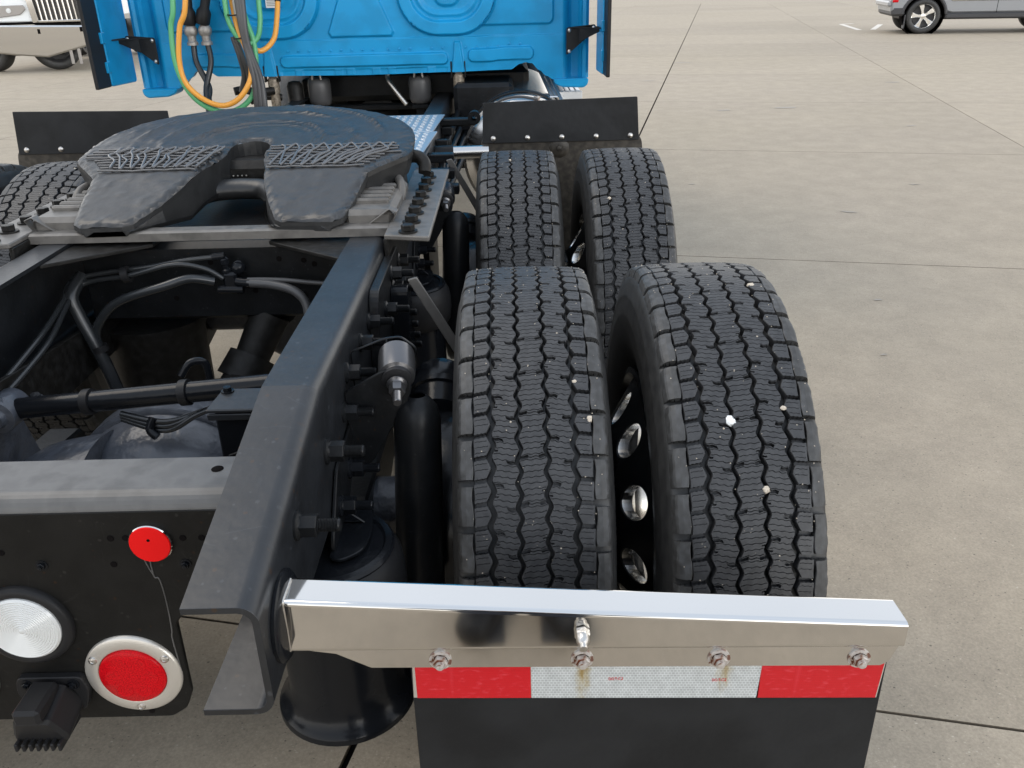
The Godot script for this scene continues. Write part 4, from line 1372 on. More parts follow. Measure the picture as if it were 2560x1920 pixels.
# ---------------------------------------------------------------- suspension and axles
func make_suspension() -> void:
	for z: float in [0.0, -1.32]:
		var ax := holder("drive_axle", null, at(Vector3(0, TR, z)))
		var sx := Basis(Vector3.BACK, -PI / 2)
		obj("axle_tube", turned(Transform3D(sx, Vector3.ZERO), [Vector2(0.0, -0.8), Vector2(0.065, -0.8), Vector2(0.068, -0.42), Vector2(0.085, -0.33), Vector2(0.085, 0.30), Vector2(0.068, 0.4), Vector2(0.065, 0.8), Vector2(0, 0.8)], 28), M.lumpy_black, ax)
		# banjo housing with domed rear cover
		obj("housing", turned(Transform3D(Basis(Vector3.RIGHT, PI / 2), Vector3(-0.03, -0.002, -0.12)), [Vector2(0.0, -0.05), Vector2(0.19, -0.05), Vector2(0.226, -0.02), Vector2(0.232, 0.02), Vector2(0.232, 0.07), Vector2(0.226, 0.076), Vector2(0.219, 0.078), Vector2(0.216, 0.10), Vector2(0.206, 0.14), Vector2(0.18, 0.18), Vector2(0.13, 0.215), Vector2(0.06, 0.236), Vector2(0, 0.24)], 56), M.lumpy_black, ax)
		var neck := MB.new()
		neck.tube(smooth([Vector3(-0.13, 0.05, 0.03), Vector3(-0.22, 0.05, 0.02), Vector3(-0.32, 0.02, 0.01), Vector3(-0.46, 0.0, 0.0)], 6), 0.155, 24, 0.075)
		obj("neck", neck, M.lumpy_black, ax)
		var nk := MB.new()
		nk.tube(smooth([Vector3(0.06, 0.02, 0.01), Vector3(0.18, 0.02, 0.01), Vector3(0.3, 0.0, 0.0)], 6), 0.14, 24, 0.08)
		obj("neck", nk, M.lumpy_black, ax)
		for sd: float in [-1.0, 1.0]:
			# brake drum, air spring and shock absorber
			obj("brake_drum", turned(Transform3D(sx, Vector3(sd * 0.58, 0, 0)), [Vector2(0.0, -0.09), Vector2(0.2, -0.09), Vector2(0.21, -0.08), Vector2(0.214, 0.06), Vector2(0.2, 0.09), Vector2(0.0, 0.09)], 40), M.black_gloss, ax)
			obj("brake_chamber", turned(at(Vector3(sd * 0.555, 0.19, -0.13), Basis(Vector3.RIGHT, 1.9)), [Vector2(0, -0.08), Vector2(0.06, -0.075), Vector2(0.072, -0.05), Vector2(0.072, -0.01), Vector2(0.078, -0.008), Vector2(0.078, 0.008), Vector2(0.072, 0.01), Vector2(0.068, 0.06), Vector2(0.04, 0.08), Vector2(0, 0.082)], 32), M.black_gloss, ax)
			obj("trailing_arm", plate_zy([-0.3, 0.06, -0.3, -0.03, 0.33, -0.15, 0.44, -0.15, 0.44, -0.115, 0.33, -0.10, 0.1, 0.09], sd * 0.38 - 0.04, sd * 0.38 + 0.04, 0.015, 0.006), M.black, ax)
			var sp := holder("air_spring", ax, at(Vector3(sd * 0.415, -TR, 0.425)))
			obj("piston", turned(Transform3D.IDENTITY, [Vector2(0.0, 0.398), Vector2(0.112, 0.398), Vector2(0.119, 0.402), Vector2(0.119, 0.411), Vector2(0.1175, 0.4145), Vector2(0.111, 0.42), Vector2(0.103, 0.431), Vector2(0.098, 0.446), Vector2(0.0965, 0.47), Vector2(0.0965, 0.62), Vector2(0.07, 0.64)], 48), M.black_gloss, sp)
			obj("bellows", turned(Transform3D.IDENTITY, [Vector2(0.09, 0.60), Vector2(0.105, 0.595), Vector2(0.117, 0.61), Vector2(0.121, 0.64), Vector2(0.12, 0.67), Vector2(0.116, 0.695), Vector2(0.108, 0.71), Vector2(0.103, 0.715)], 48), M.rubber, sp)
			obj("bead_plate", turned(Transform3D.IDENTITY, [Vector2(0.104, 0.711), Vector2(0.106, 0.717), Vector2(0.102, 0.722), Vector2(0.092, 0.723), Vector2(0.088, 0.719), Vector2(0.0, 0.719)], 48), M.black_gloss, sp)
			var bk := obj("bracket", plate_xz([sd * 0.01, -0.10, sd * 0.06, -0.10, sd * 0.068, -0.02, sd * 0.062, 0.03, sd * 0.03, 0.055, sd * 0.01, 0.05], 0.7235, 0.730, 0.02), M.black_gloss, sp)
			obj("rib", plate_xy([sd * 0.012, 0.730, sd * 0.055, 0.730, sd * 0.02, 0.76, sd * 0.012, 0.80], -0.05, -0.044, 0.004), M.black_gloss, bk)
			obj("strap", plate_zy([-0.22, 0.84, -0.05, 0.83, 0.03, 0.75, 0.035, 0.727, -0.10, 0.727, -0.16, 0.76], sd * 0.0115, sd * 0.0175, 0.012), M.black, sp)
			for q in [Vector3(sd * 0.0175, 0.782, -0.135), Vector3(sd * 0.0175, 0.768, -0.04)]:
				bolt("stud", q, Vector3(sd, 0, 0), M.black_gloss, sp, 1.0)
			var sk := holder("shock_absorber", ax, at(Vector3(0, -TR, 0)))
			var e0 := Vector3(sd * 0.515, 0.93, 0.19)
			var e1 := Vector3(sd * 0.565, 0.5, 0.27)
			var dn := (e1 - e0).normalized()
			var ey := along(Vector3(0.1 * sd, -0.25, 0.97))
			obj("eye", turned(Transform3D(ey, e0), [Vector2(0.0, -0.035), Vector2(0.024, -0.035), Vector2(0.0315, -0.031), Vector2(0.0325, -0.02), Vector2(0.0325, 0.02), Vector2(0.0315, 0.031), Vector2(0.026, 0.034), Vector2(0.025, 0.040), Vector2(0.0, 0.04)], 32), M.shock_steel if z > -0.5 else M.black_gloss, sk)
			obj("bushing", turned(Transform3D(ey, e0), [Vector2(0.0265, 0.036), Vector2(0.0265, 0.044), Vector2(0.02, 0.047), Vector2(0.0, 0.047)], 24), M.rubber, sk)
			obj("bolt", sh.stud, M.shock_steel, sk, Transform3D(ey.scaled(Vector3.ONE * 0.95), e0 + ey.y * 0.052))
			obj("dust_tube", turned(Transform3D(along(Vector3(sd * 0.015, 0.4, -0.045)), Vector3(sd * 0.535, 0.5, 0.258)), [Vector2(0.0, 0.0), Vector2(0.045, 0.0), Vector2(0.042, 0.34), Vector2(0.036, 0.365), Vector2(0.024, 0.38), Vector2(0.015, 0.385)], 32), M.black, sk)
			obj("bracket", plate_xy([sd * 0.427, 0.90, sd * 0.493, 0.937, sd * 0.515, 0.945, sd * 0.538, 0.93, sd * 0.544, 0.905, sd * 0.535, 0.88, sd * 0.466, 0.765, sd * 0.45, 0.75, sd * 0.427, 0.75], 0.226, 0.234, 0.008), M.black, sk)
			obj("bracket", plate_xy([sd * 0.427, 0.94, sd * 0.49, 0.965, sd * 0.52, 0.968, sd * 0.548, 0.945, sd * 0.53, 0.88, sd * 0.427, 0.76], 0.143, 0.150, 0.008), M.black, sk)
			obj("height_arm", plate_xy([sd * 0.50, 0.97, sd * 0.52, 0.975, sd * 0.66, 0.72, sd * 0.645, 0.70], -0.17, -0.162, 0.004), M.dusty_steel, sk)
	# torque rod and its brackets
	var tq := holder("torque_rod", null, Transform3D.IDENTITY)
	var a := Vector3(-0.285, 0.779, 0.02)
	var b := Vector3(0.40, 0.846, 0.05)
	obj("bar", rod(a, b, 0.0215, 24), M.black_gloss, tq)
	obj("joint", turned(Transform3D(Basis(Vector3.RIGHT, PI / 2), a + Vector3(-0.02, -0.003, 0)), [Vector2(0, -0.045), Vector2(0.026, -0.045), Vector2(0.034, -0.035), Vector2(0.036, 0.0), Vector2(0.034, 0.035), Vector2(0.022, 0.038), Vector2(0.018, 0.05), Vector2(0, 0.052)], 28), M.lumpy_black, tq)
	bolt("hex", Vector3(-0.305, 0.80, 0.05), Vector3(0.1, 0.6, 0.8), M.lumpy_black, tq, 1.1)
	bolt("hex", Vector3(-0.25, 0.79, 0.0), Vector3(0.1, 1.0, 0.2), M.black_gloss, tq, 0.9)
	obj("bracket", plate_zy([-0.05, 0.76, 0.06, 0.74, 0.1, 0.6, -0.1, 0.6], -0.36, -0.33, 0.02), M.lumpy_black, tq)
	for x: float in [-0.13, 0.07]:
		var q := a.lerp(b, (x - a.x) / (b.x - a.x))
		obj("clamp", turned(Transform3D(along(b - a), q), [Vector2(0.0215, -0.008), Vector2(0.0265, -0.008), Vector2(0.0265, 0.008), Vector2(0.0215, 0.008)], 20), M.rubber, tq)
	for k in 3:
		obj("hose", pipe([a.lerp(b, 0.32) + Vector3(0, -0.028 - k * 0.006, 0.01), a.lerp(b, 0.45) + Vector3(0, -0.05 - k * 0.01, 0.02), a.lerp(b, 0.55) + Vector3(0.0, -0.045, 0.005 * k), a.lerp(b, 0.66) + Vector3(0, -0.03, -0.01)], 0.006, 8), M.hose, tq)
	obj("fitting", pipe([a.lerp(b, 0.42) + Vector3(0, -0.04, 0.02), a.lerp(b, 0.41) + Vector3(0, -0.06, 0.03), a.lerp(b, 0.43) + Vector3(0, -0.075, 0.035)], 0.009, 8), M.black_gloss, tq)
	obj("ring", pipe([Vector3(0.04, 0.82, -0.03), Vector3(0.06, 0.845, -0.04), Vector3(0.085, 0.84, -0.05), Vector3(0.09, 0.80, -0.05)], 0.008, 8), M.black_gloss, tq)
	# control box on the axle, right of the housing
	var bx := holder("control_box", null, Transform3D.IDENTITY)
	obj("lid", plate_xz([0.194, 0.267, 0.335, 0.267, 0.335, 0.182, 0.2, 0.182], 0.882, 0.889, 0.004, 0.002), M.rail, bx)
	obj("lid_lip", box(Vector3(0.265, 0.873, 0.262), Vector3(0.14, 0.012, 0.006), 0.0015), M.rail, bx)
	obj("case", box(Vector3(0.268, 0.79, 0.215), Vector3(0.13, 0.18, 0.075), 0.004), M.black_gloss, bx)
	obj("stay", plate_xy([0.22, 0.80, 0.33, 0.84, 0.33, 0.81, 0.235, 0.80], 0.262, 0.268, 0.0), M.black, bx)
	bolt("hex", Vector3(0.212, 0.889, 0.195), Vector3.UP, M.black_gloss, bx, 0.7)
	# drive shaft between the axles, and the rounded housing ahead of the crossmember
	var ds := holder("drive_shaft", null, Transform3D.IDENTITY)
	obj("yoke", rod(Vector3(0.095, 0.77, -0.52), Vector3(0.04, 0.66, -0.47), 0.05, 24, 0.043), M.black_old, ds)
	obj("yoke", rod(Vector3(0.045, 0.672, -0.475), Vector3(0.02, 0.62, -0.44), 0.058, 24, 0.066), M.black_old, ds)
	obj("shaft", rod(Vector3(0.11, 0.78, -0.55), Vector3(0.14, 0.70, -1.2), 0.05, 24), M.black_old, ds)
	obj("shaft", rod(Vector3(0.02, 0.62, -0.44), Vector3(0.0, 0.56, -0.16), 0.05, 24), M.black_old, ds)
	obj("rear_pot", turned(at(Vector3(-0.255, 0.0, -0.62)), [Vector2(0, 0.45), Vector2(0.115, 0.45), Vector2(0.128, 0.52), Vector2(0.131, 0.70), Vector2(0.139, 0.715), Vector2(0.139, 0.735), Vector2(0.0, 0.74)], 40), M.black_old, ds)
	# inner hanger plates of the left rail
	obj("inner_plate", plate_zy([-0.62, 0.77, 0.05, 0.83, 0.05, 0.80, -0.25, 0.68, -0.62, 0.68], -0.335, -0.322, 0.01), M.black_old, ds)

# ---------------------------------------------------------------- air lines on the crossmember
func make_air_lines() -> void:
	var al := holder("air_line_set", null, Transform3D.IDENTITY, "black air lines and brass valve on the crossmember")
	obj("line", pipe([Vector3(0.012, 0.949, -0.44), Vector3(-0.07, 0.943, -0.435), Vector3(-0.149, 0.929, -0.44), Vector3(-0.334, 0.905, -0.43), Vector3(-0.345, 0.87, -0.36), Vector3(-0.332, 0.84, -0.2), Vector3(-0.332, 0.80, 0.05), Vector3(-0.332, 0.78, 0.3)], 0.0065, 10), M.hose, al)
	obj("line", pipe([Vector3(0.02, 0.897, -0.43), Vector3(-0.02, 0.925, -0.425), Vector3(-0.09, 0.938, -0.42), Vector3(-0.201, 0.914, -0.42), Vector3(-0.32, 0.894, -0.42), Vector3(-0.335, 0.86, -0.35), Vector3(-0.322, 0.82, -0.2), Vector3(-0.322, 0.785, 0.05), Vector3(-0.322, 0.765, 0.3)], 0.0065, 10), M.hose, al)
	obj("hose", pipe([Vector3(0.0, 0.893, -0.42), Vector3(-0.05, 0.908, -0.40), Vector3(-0.111, 0.896, -0.38), Vector3(-0.217, 0.864, -0.38), Vector3(-0.27, 0.822, -0.38), Vector3(-0.296, 0.77, -0.38), Vector3(-0.28, 0.683, -0.38), Vector3(-0.25, 0.56, -0.36)], 0.011, 12), M.hose, al)
	obj("hose", pipe([Vector3(0.079, 0.885, -0.43), Vector3(0.14, 0.882, -0.42), Vector3(0.195, 0.872, -0.40), Vector3(0.222, 0.845, -0.39), Vector3(0.228, 0.80, -0.38), Vector3(0.228, 0.7, -0.38)], 0.011, 12), M.hose_grey, al)
	obj("line", pipe([Vector3(0.079, 0.893, -0.43), Vector3(0.16, 0.892, -0.425), Vector3(0.25, 0.884, -0.42), Vector3(0.33, 0.88, -0.42)], 0.0055, 10), M.hose_grey, al)
	obj("thick_hose", pipe([Vector3(-0.325, 0.91, -0.44), Vector3(-0.336, 0.875, -0.39), Vector3(-0.325, 0.83, -0.38), Vector3(-0.298, 0.755, -0.37), Vector3(-0.278, 0.69, -0.365), Vector3(-0.262, 0.62, -0.36)], 0.016, 14), M.hose, al)
	var vl := holder("valve", al)
	obj("body", box(Vector3(0.036, 0.892, -0.44), Vector3(0.034, 0.04, 0.03), 0.006), M.black_gloss, vl)
	obj("stem", turned(at(Vector3(0.03, 0.905, -0.44), Basis(Vector3.BACK, 0.1)), [Vector2(0.013, 0), Vector2(0.013, 0.012), Vector2(0.008, 0.016), Vector2(0.008, 0.024), Vector2(0.011, 0.026), Vector2(0.011, 0.038), Vector2(0.007, 0.042), Vector2(0.0, 0.046)], 14), M.black_gloss, vl)
	obj("elbow", rod(Vector3(0.03, 0.951, -0.44), Vector3(0.0, 0.948, -0.44), 0.0095, 8), M.black_gloss, vl)
	obj("nut", rod(Vector3(-0.028, 0.899, -0.425), Vector3(0.0, 0.893, -0.43), 0.0135, 6), M.black_gloss, vl)
	obj("nut", rod(Vector3(0.05, 0.887, -0.435), Vector3(0.085, 0.884, -0.43), 0.013, 6), M.black_gloss, vl)
	obj("tee", rod(Vector3(0.005, 0.87, -0.43), Vector3(0.065, 0.868, -0.43), 0.011, 8), M.black_gloss, vl)
	obj("nut", rod(Vector3(0.095, 0.884, -0.43), Vector3(0.11, 0.883, -0.43), 0.0125, 6), M.black_gloss, vl)
	obj("boss", turned(Transform3D(Basis(Vector3.RIGHT, PI / 2), Vector3(0.055, 0.918, -0.45)), [Vector2(0.018, 0), Vector2(0.016, 0.012), Vector2(0.008, 0.018), Vector2(0, 0.02)], 16), M.black_gloss, vl)
	for q in [[Vector3(-0.21, 0.915, -0.425), Vector3(-0.3, 0.9, -0.42)], [Vector3(-0.29, 0.745, -0.372), Vector3(-0.28, 0.69, -0.37)]]:
		var d: Vector3 = q[1] - q[0]
		obj("clamp", turned(Transform3D(along(d), q[0]), [Vector2(0.012, -0.008), Vector2(0.02, -0.008), Vector2(0.02, 0.008), Vector2(0.012, 0.008)], 12), M.rubber, al)

# ---------------------------------------------------------------- sleeper cab
func sd_rrect(p: Vector2, c: Vector2, h: Vector2, r: float) -> float:
	var q := (p - c).abs() - h + Vector2(r, r)
	return Vector2(maxf(q.x, 0), maxf(q.y, 0)).length() + minf(maxf(q.x, q.y), 0.0) - r

func rise(d: float, w: float) -> float:
	return smoothstep(w, -w, d)

func cab_bottom(x: float) -> float:
	var ax := absf(x)
	var k := [[0.0, 1.114], [0.44, 1.119], [0.74, 1.124], [0.79, 1.15], [0.815, 1.156], [0.845, 1.152], [0.885, 1.118], [0.92, 1.09], [0.955, 1.072], [1.04, 1.07]]
	for i in k.size() - 1:
		if ax <= k[i + 1][0]:
			return lerpf(k[i][1], k[i + 1][1], smoothstep(0, 1, (ax - k[i][0]) / (k[i + 1][0] - k[i][0])))
	return 1.07

func cab_relief(x: float, y: float) -> float:
	var p := Vector2(x, y)
	var q := Vector2(absf(x), y)
	var d := 0.0
	d += 0.016 * rise(sd_rrect(p, Vector2(0.005, 1.186), Vector2(0.42, 0.027), 0.024), 0.0045)
	var wob := 0.006 * smoothstep(0.62, 0.72, q.x)
	d += 0.015 * rise(sd_rrect(q - Vector2(0, wob), Vector2(0.693, 1.196), Vector2(0.163, 0.03), 0.024), 0.0045)
	# seam between the lower and upper sheet
	d += 0.005 * smoothstep(1.288, 1.284, y)
	# big stadium pressings
	var u := q.x - 0.434
	var ring := 0.2 + sd_rrect(Vector2(u, y), Vector2(0.0, 1.9), Vector2(0.243, 0.606), 0.2)
	d += 0.03 * rise(ring - 0.2, 0.008) - 0.02 * rise(ring - 0.135, 0.007) + 0.006 * rise(ring - 0.112, 0.008) - 0.012 * rise(ring - 0.092, 0.014)
	d += 0.014 * rise(sd_rrect(q, Vector2(0.434, 1.62), Vector2(0.062, 0.192), 0.05), 0.008)
	# middle and side panels
	var w := 0.168 - (y - 1.30) * 0.42
	d += 0.014 * rise(maxf(maxf(absf(x) - w, 1.297 - y), (absf(x) - w + 1.297 - y) * 0.707 + 0.014), 0.006) * rise(y - 1.9, 0.01)
	if ring > 0.195:
		d += 0.014 * rise(sd_rrect(q, Vector2(0.60, 1.75), Vector2(0.357, 0.414), 0.03), 0.006)
	# hairpin brackets over the cab shocks
	var t := clampf((y - 1.12) / 0.14, 0, 1)
	d += 0.012 * rise(maxf(absf(q.x - 0.476) - lerpf(0.032, 0.014, t), y - 1.262), 0.006)
	# lower lip
	d -= 0.006 * smoothstep(1.146, 1.142, y) * rise(q.x - 0.42, 0.01)
	for tx: float in [-0.33, -0.13, -0.07, 0.06, 0.14, 0.34]:
		d += 0.005 * rise(sd_rrect(p, Vector2(tx, 1.13), Vector2(0.02, 0.016), 0.003), 0.004)
	return d

func make_cab() -> void:
	var cab := holder("cab", null, Transform3D.IDENTITY, "blue sleeper cab, seen from behind")
	var m := MB.new()
	var ys: Array[float] = []
	for i in 96:
		ys.append(i / 95.0 * 0.42)
	for y: float in [0.47, 0.6, 0.8, 1.0, 1.3, 1.7]:
		ys.append(y)
	var nx := 560
	var g := []
	var nn := []
	for i in nx + 1:
		var x := -1.035 + 2.07 * i / nx
		var b := cab_bottom(x)
		var col := PackedVector3Array()
		var cn := PackedVector3Array()
		for yy in ys:
			var y := b + yy
			var rim := 0.0
			if absf(x) > 1.0:
				rim = -0.03 * pow((absf(x) - 1.0) / 0.035, 2.0)
			var h := cab_relief(x, y)
			var e := 0.002
			var gx := (cab_relief(x + e, y) - h) / e
			var gy := (cab_relief(x, y + e) - h) / e
			if absf(x) > 1.0:
				gx += -0.06 * (absf(x) - 1.0) / 0.001225 * signf(x)
			col.append(Vector3(x, y, -3.05 + h + rim))
			cn.append(Vector3(-gx, -gy, 1.0).normalized())
		g.append(col)
		nn.append(cn)
	for i in nx:
		for j in ys.size() - 1:
			m.tri(g[i][j], g[i + 1][j], g[i + 1][j + 1], nn[i][j], nn[i + 1][j], nn[i + 1][j + 1])
			m.tri(g[i][j], g[i + 1][j + 1], g[i][j + 1], nn[i][j], nn[i + 1][j + 1], nn[i][j + 1])
		m.quad(g[i][0], g[i + 1][0], g[i + 1][0] + Vector3(0, 0.004, -0.05), g[i][0] + Vector3(0, 0.004, -0.05), Vector3.DOWN)
	obj("back_wall", m, M.blue, cab)
	# sides, floor, roof, nose: the rest of the body stands ahead of the back wall
	var sp := [[-1.035, -3.08], [-1.05, -3.3], [-1.05, -5.2], [1.05, -5.2], [1.05, -3.3], [1.035, -3.08]]
	var bd := MB.new()
	for i in sp.size() - 1:
		var a := Vector3(sp[i][0], 1.10, sp[i][1])
		var b := Vector3(sp[i + 1][0], 1.10, sp[i + 1][1])
		bd.quad(a, b, b + Vector3(0, 1.75, 0), a + Vector3(0, 1.75, 0), (a + b) * 0.5 - Vector3(0, 1.1, -4.2))
	bd.quad(Vector3(-1.05, 1.16, -3.1), Vector3(1.05, 1.16, -3.1), Vector3(1.05, 1.1, -5.2), Vector3(-1.05, 1.1, -5.2), Vector3.DOWN)
	bd.quad(Vector3(-1.035, 2.8, -3.05), Vector3(1.035, 2.8, -3.05), Vector3(1.05, 2.9, -5.2), Vector3(-1.05, 2.9, -5.2), Vector3.UP)
	obj("body_shell", bd, M.blue, cab)
	obj("hood", plate_zy([-5.2, 1.0, -5.2, 1.75, -7.1, 1.5, -7.3, 0.9, -7.2, 0.6, -6.9, 0.6, -6.9, 1.0], -0.85, 0.85, 0.12, 0.03), M.blue, cab)
	# rivets along the seam
	for i in 9:
		for x: float in [-0.375 + i * 0.0535]:
			obj("rivet", turned(at(Vector3(x, 1.2345, -3.0455), Basis(Vector3.RIGHT, PI / 2)), [Vector2(0.0075, 0), Vector2(0.006, 0.004), Vector2(0, 0.0055)], 10), M.blue, cab)
	for i in 12:
		if i in [3]:
			continue
		obj("rivet", turned(at(Vector3(0.13 + i * 0.0545 + (0.06 if i > 5 else 0.0), 1.2345 + (0.012 if i > 9 else 0.0), -3.0455), Basis(Vector3.RIGHT, PI / 2)), [Vector2(0.0075, 0), Vector2(0.006, 0.004), Vector2(0, 0.0055)], 10), M.blue, cab)
	for sd: float in [-1.0, 1.0]:
		# recessed corner post, side extender and its rubber edge
		var cp := MB.new()
		var pr := [[1.03, -3.085], [1.05, -3.10], [1.085, -3.105], [1.10, -3.09], [1.105, -3.06], [1.12, -3.05], [1.135, -3.06], [1.14, -3.2], [1.14, -3.4]]
		for i in pr.size() - 1:
			var a := Vector3(sd * pr[i][0], 1.075, pr[i][1])
			var b := Vector3(sd * pr[i + 1][0], 1.075, pr[i + 1][1])
			var o := Vector3(-(b.z - a.z) * sd, 0, (b.x - a.x) * sd)
			cp.quad(a, b, b + Vector3(0, 1.8, 0), a + Vector3(0, 1.8, 0), Vector3(o.x * sd, 0, absf(o.z)))
		obj("corner_post", cp, M.blue, cab)
		obj("corner_foot", plate_xy([sd * 0.955, 1.075, sd * 1.135, 1.075, sd * 1.13, 1.045, sd * 1.11, 1.03, sd * 1.0, 1.035, sd * 0.965, 1.05], -3.14, -3.02, 0.012, 0.006), M.blue, cab)
		var ex := holder("side_extender", cab)
		obj("panel", plate_zy([-3.10, 1.105, -2.80, 1.112, -2.80, 2.75, -3.10, 2.75], sd * 1.178, sd * 1.196, 0.02, 0.004), M.blue, ex)
		obj("rubber_edge", plate_zy([-2.80, 1.112, -2.652, 1.113, -2.645, 2.75, -2.80, 2.75], sd * 1.183, sd * 1.200, 0.008, 0.003), M.rubber, ex)
		for y: float in [1.2, 1.33]:
			obj("clip", box(Vector3(sd * 1.178, y, -2.79), Vector3(0.014, 0.05, 0.04), 0.003), M.blue, ex)
		var bk := holder("extender_bracket", cab)
		obj("plate", plate_xy([sd * 1.02, 1.185, sd * 1.165, 1.30, sd * 1.165, 1.328, sd * 1.02, 1.315], -3.024, -3.018, 0.012), M.flap, bk)
		obj("gusset", plate_xz([sd * 1.04, -3.018, sd * 1.178, -3.018, sd * 1.178, -2.88], 1.312, 1.318, 0.006), M.flap, bk)
		obj("gusset_web", plate_xy([sd * 1.08, 1.25, sd * 1.178, 1.295, sd * 1.178, 1.312, sd * 1.08, 1.312], -2.97, -2.964, 0.004), M.flap, bk)
		for p in [Vector2(1.035, 1.205), Vector2(1.035, 1.302), Vector2(1.155, 1.312)]:
			bolt("rivet", Vector3(sd * p.x, p.y, -3.018), Vector3.BACK, M.zinc, bk, 0.9)
		# cab suspension: air bag and shock
		var ab := holder("cab_air_bag", null, at(Vector3(sd * 0.263, 0, -3.17)))
		obj("bag", turned(Transform3D.IDENTITY, [Vector2(0.0, 0.955), Vector2(0.04, 0.955), Vector2(0.052, 0.965), Vector2(0.058, 0.985), Vector2(0.059, 1.06), Vector2(0.055, 1.085), Vector2(0.045, 1.095), Vector2(0.0, 1.097)], 32), M.hose_grey, ab)
		obj("seat", box(Vector3(0, 0.944, 0), Vector3(0.09, 0.022, 0.09), 0.004), M.black, ab)
		obj("foot", box(Vector3(0, 0.90, 0.0), Vector3(0.05, 0.08, 0.05), 0.006), M.black, ab)
		obj("lug", pipe([Vector3(-0.022, 1.09, 0.05), Vector3(-0.016, 1.125, 0.055), Vector3(0.0, 1.138, 0.056), Vector3(0.016, 1.125, 0.055), Vector3(0.022, 1.09, 0.05)], 0.006, 8), M.zinc, ab)
		var ck := holder("cab_shock", null, at(Vector3(sd * 0.474, 0, -3.07)))
		obj("sleeve", turned(Transform3D.IDENTITY, [Vector2(0.0, 1.035), Vector2(0.0285, 1.035), Vector2(0.0285, 1.10), Vector2(0.026, 1.106), Vector2(0.018, 1.112), Vector2(0, 1.115)], 24), M.tan_steel, ck)
		obj("piston_tube", turned(Transform3D.IDENTITY, [Vector2(0.0, 0.9), Vector2(0.024, 0.9), Vector2(0.024, 1.035), Vector2(0, 1.035)], 24), M.tan_steel, ck)
		obj("upper_eye", turned(Transform3D(Basis(Vector3.RIGHT, PI / 2), Vector3(0, 1.128, 0)), [Vector2(0, -0.02), Vector2(0.022, -0.02), Vector2(0.024, 0), Vector2(0.022, 0.02), Vector2(0, 0.02)], 20), M.dusty_steel, ck)
		for s2: float in [-1.0, 1.0]:
			obj("clevis", box(Vector3(s2 * 0.034, 1.13, 0.012), Vector3(0.008, 0.08, 0.036), 0.003), M.black_old, ck)
		obj("lower_mount", box(Vector3(-sd * 0.01, 0.885, 0.0), Vector3(0.08, 0.05, 0.07), 0.008), M.black_old, ck)
	var pr2 := [Vector3(0.10, 1.115, -3.2), Vector3(0.095, 1.085, -3.19), Vector3(0.115, 1.05, -3.17), Vector3(0.19, 0.955, -3.14)]
	obj("tail_pipe", pipe(pr2, 0.012, 12), M.zinc, null, Transform3D.IDENTITY, "thin bent steel pipe under the cab")
	obj("cross_tube", rod(Vector3(-0.20, 1.065, -3.42), Vector3(0.19, 1.075, -3.42), 0.035, 20), M.black_old, null)
	obj("cross_beam", box(Vector3(0.0, 0.93, -3.28), Vector3(0.70, 0.03, 0.06), 0.006), M.black, null)
	obj("cross_beam", box(Vector3(0.0, 0.86, -2.75), Vector3(0.66, 0.03, 0.08), 0.006), M.black, null)
	obj("transmission", turned(Transform3D(Basis(Vector3.RIGHT, PI / 2), Vector3(0, 0.85, -4.2)), [Vector2(0, -0.9), Vector2(0.25, -0.9), Vector2(0.27, 0.2), Vector2(0.2, 0.5), Vector2(0.12, 0.8), Vector2(0, 0.85)], 24), M.black_old)
	obj("engine_block", box(Vector3(0, 1.0, -5.9), Vector3(0.7, 0.7, 1.2), 0.05), M.black_old)
	obj("sleeper_floor_frame", box(Vector3(0.24, 1.03, -4.1), Vector3(1.2, 0.16, 1.5), 0.03), M.black)
	# sundry brackets in the dark under the left corner
	obj("lever_assembly", pipe([Vector3(-0.66, 1.055, -3.0), Vector3(-0.61, 1.06, -3.02), Vector3(-0.55, 1.045, -3.02), Vector3(-0.47, 1.05, -3.05)], 0.02, 12), M.black_old)
	obj("lever_assembly", pipe([Vector3(-0.60, 1.0, -3.05), Vector3(-0.53, 1.02, -3.06), Vector3(-0.45, 1.01, -3.1)], 0.018, 12), M.black_old)
	obj("air_dryer", turned(at(Vector3(-0.39, 0, -3.16)), [Vector2(0, 0.9), Vector2(0.04, 0.9), Vector2(0.042, 1.06), Vector2(0.03, 1.08), Vector2(0, 1.085)], 20), M.black_old)
	obj("bracket_plate", box(Vector3(-0.345, 0.98, -3.3), Vector3(0.06, 0.2, 0.1), 0.01), M.black_old)
	var sk := obj("sticker", plate_xy([-0.449, 1.437, -0.397, 1.437, -0.394, 1.53, -0.449, 1.53], -3.022, -3.0205, 0.004, 0.0003), M.white, cab, Transform3D.IDENTITY, "small white label on the cab wall")
	for k in 5:
		obj("print_line", box(Vector3(-0.422, 1.447 + k * 0.008, -3.0202), Vector3(0.042, 0.003, 0.0006), 0.0001), M.grey_metal, sk)

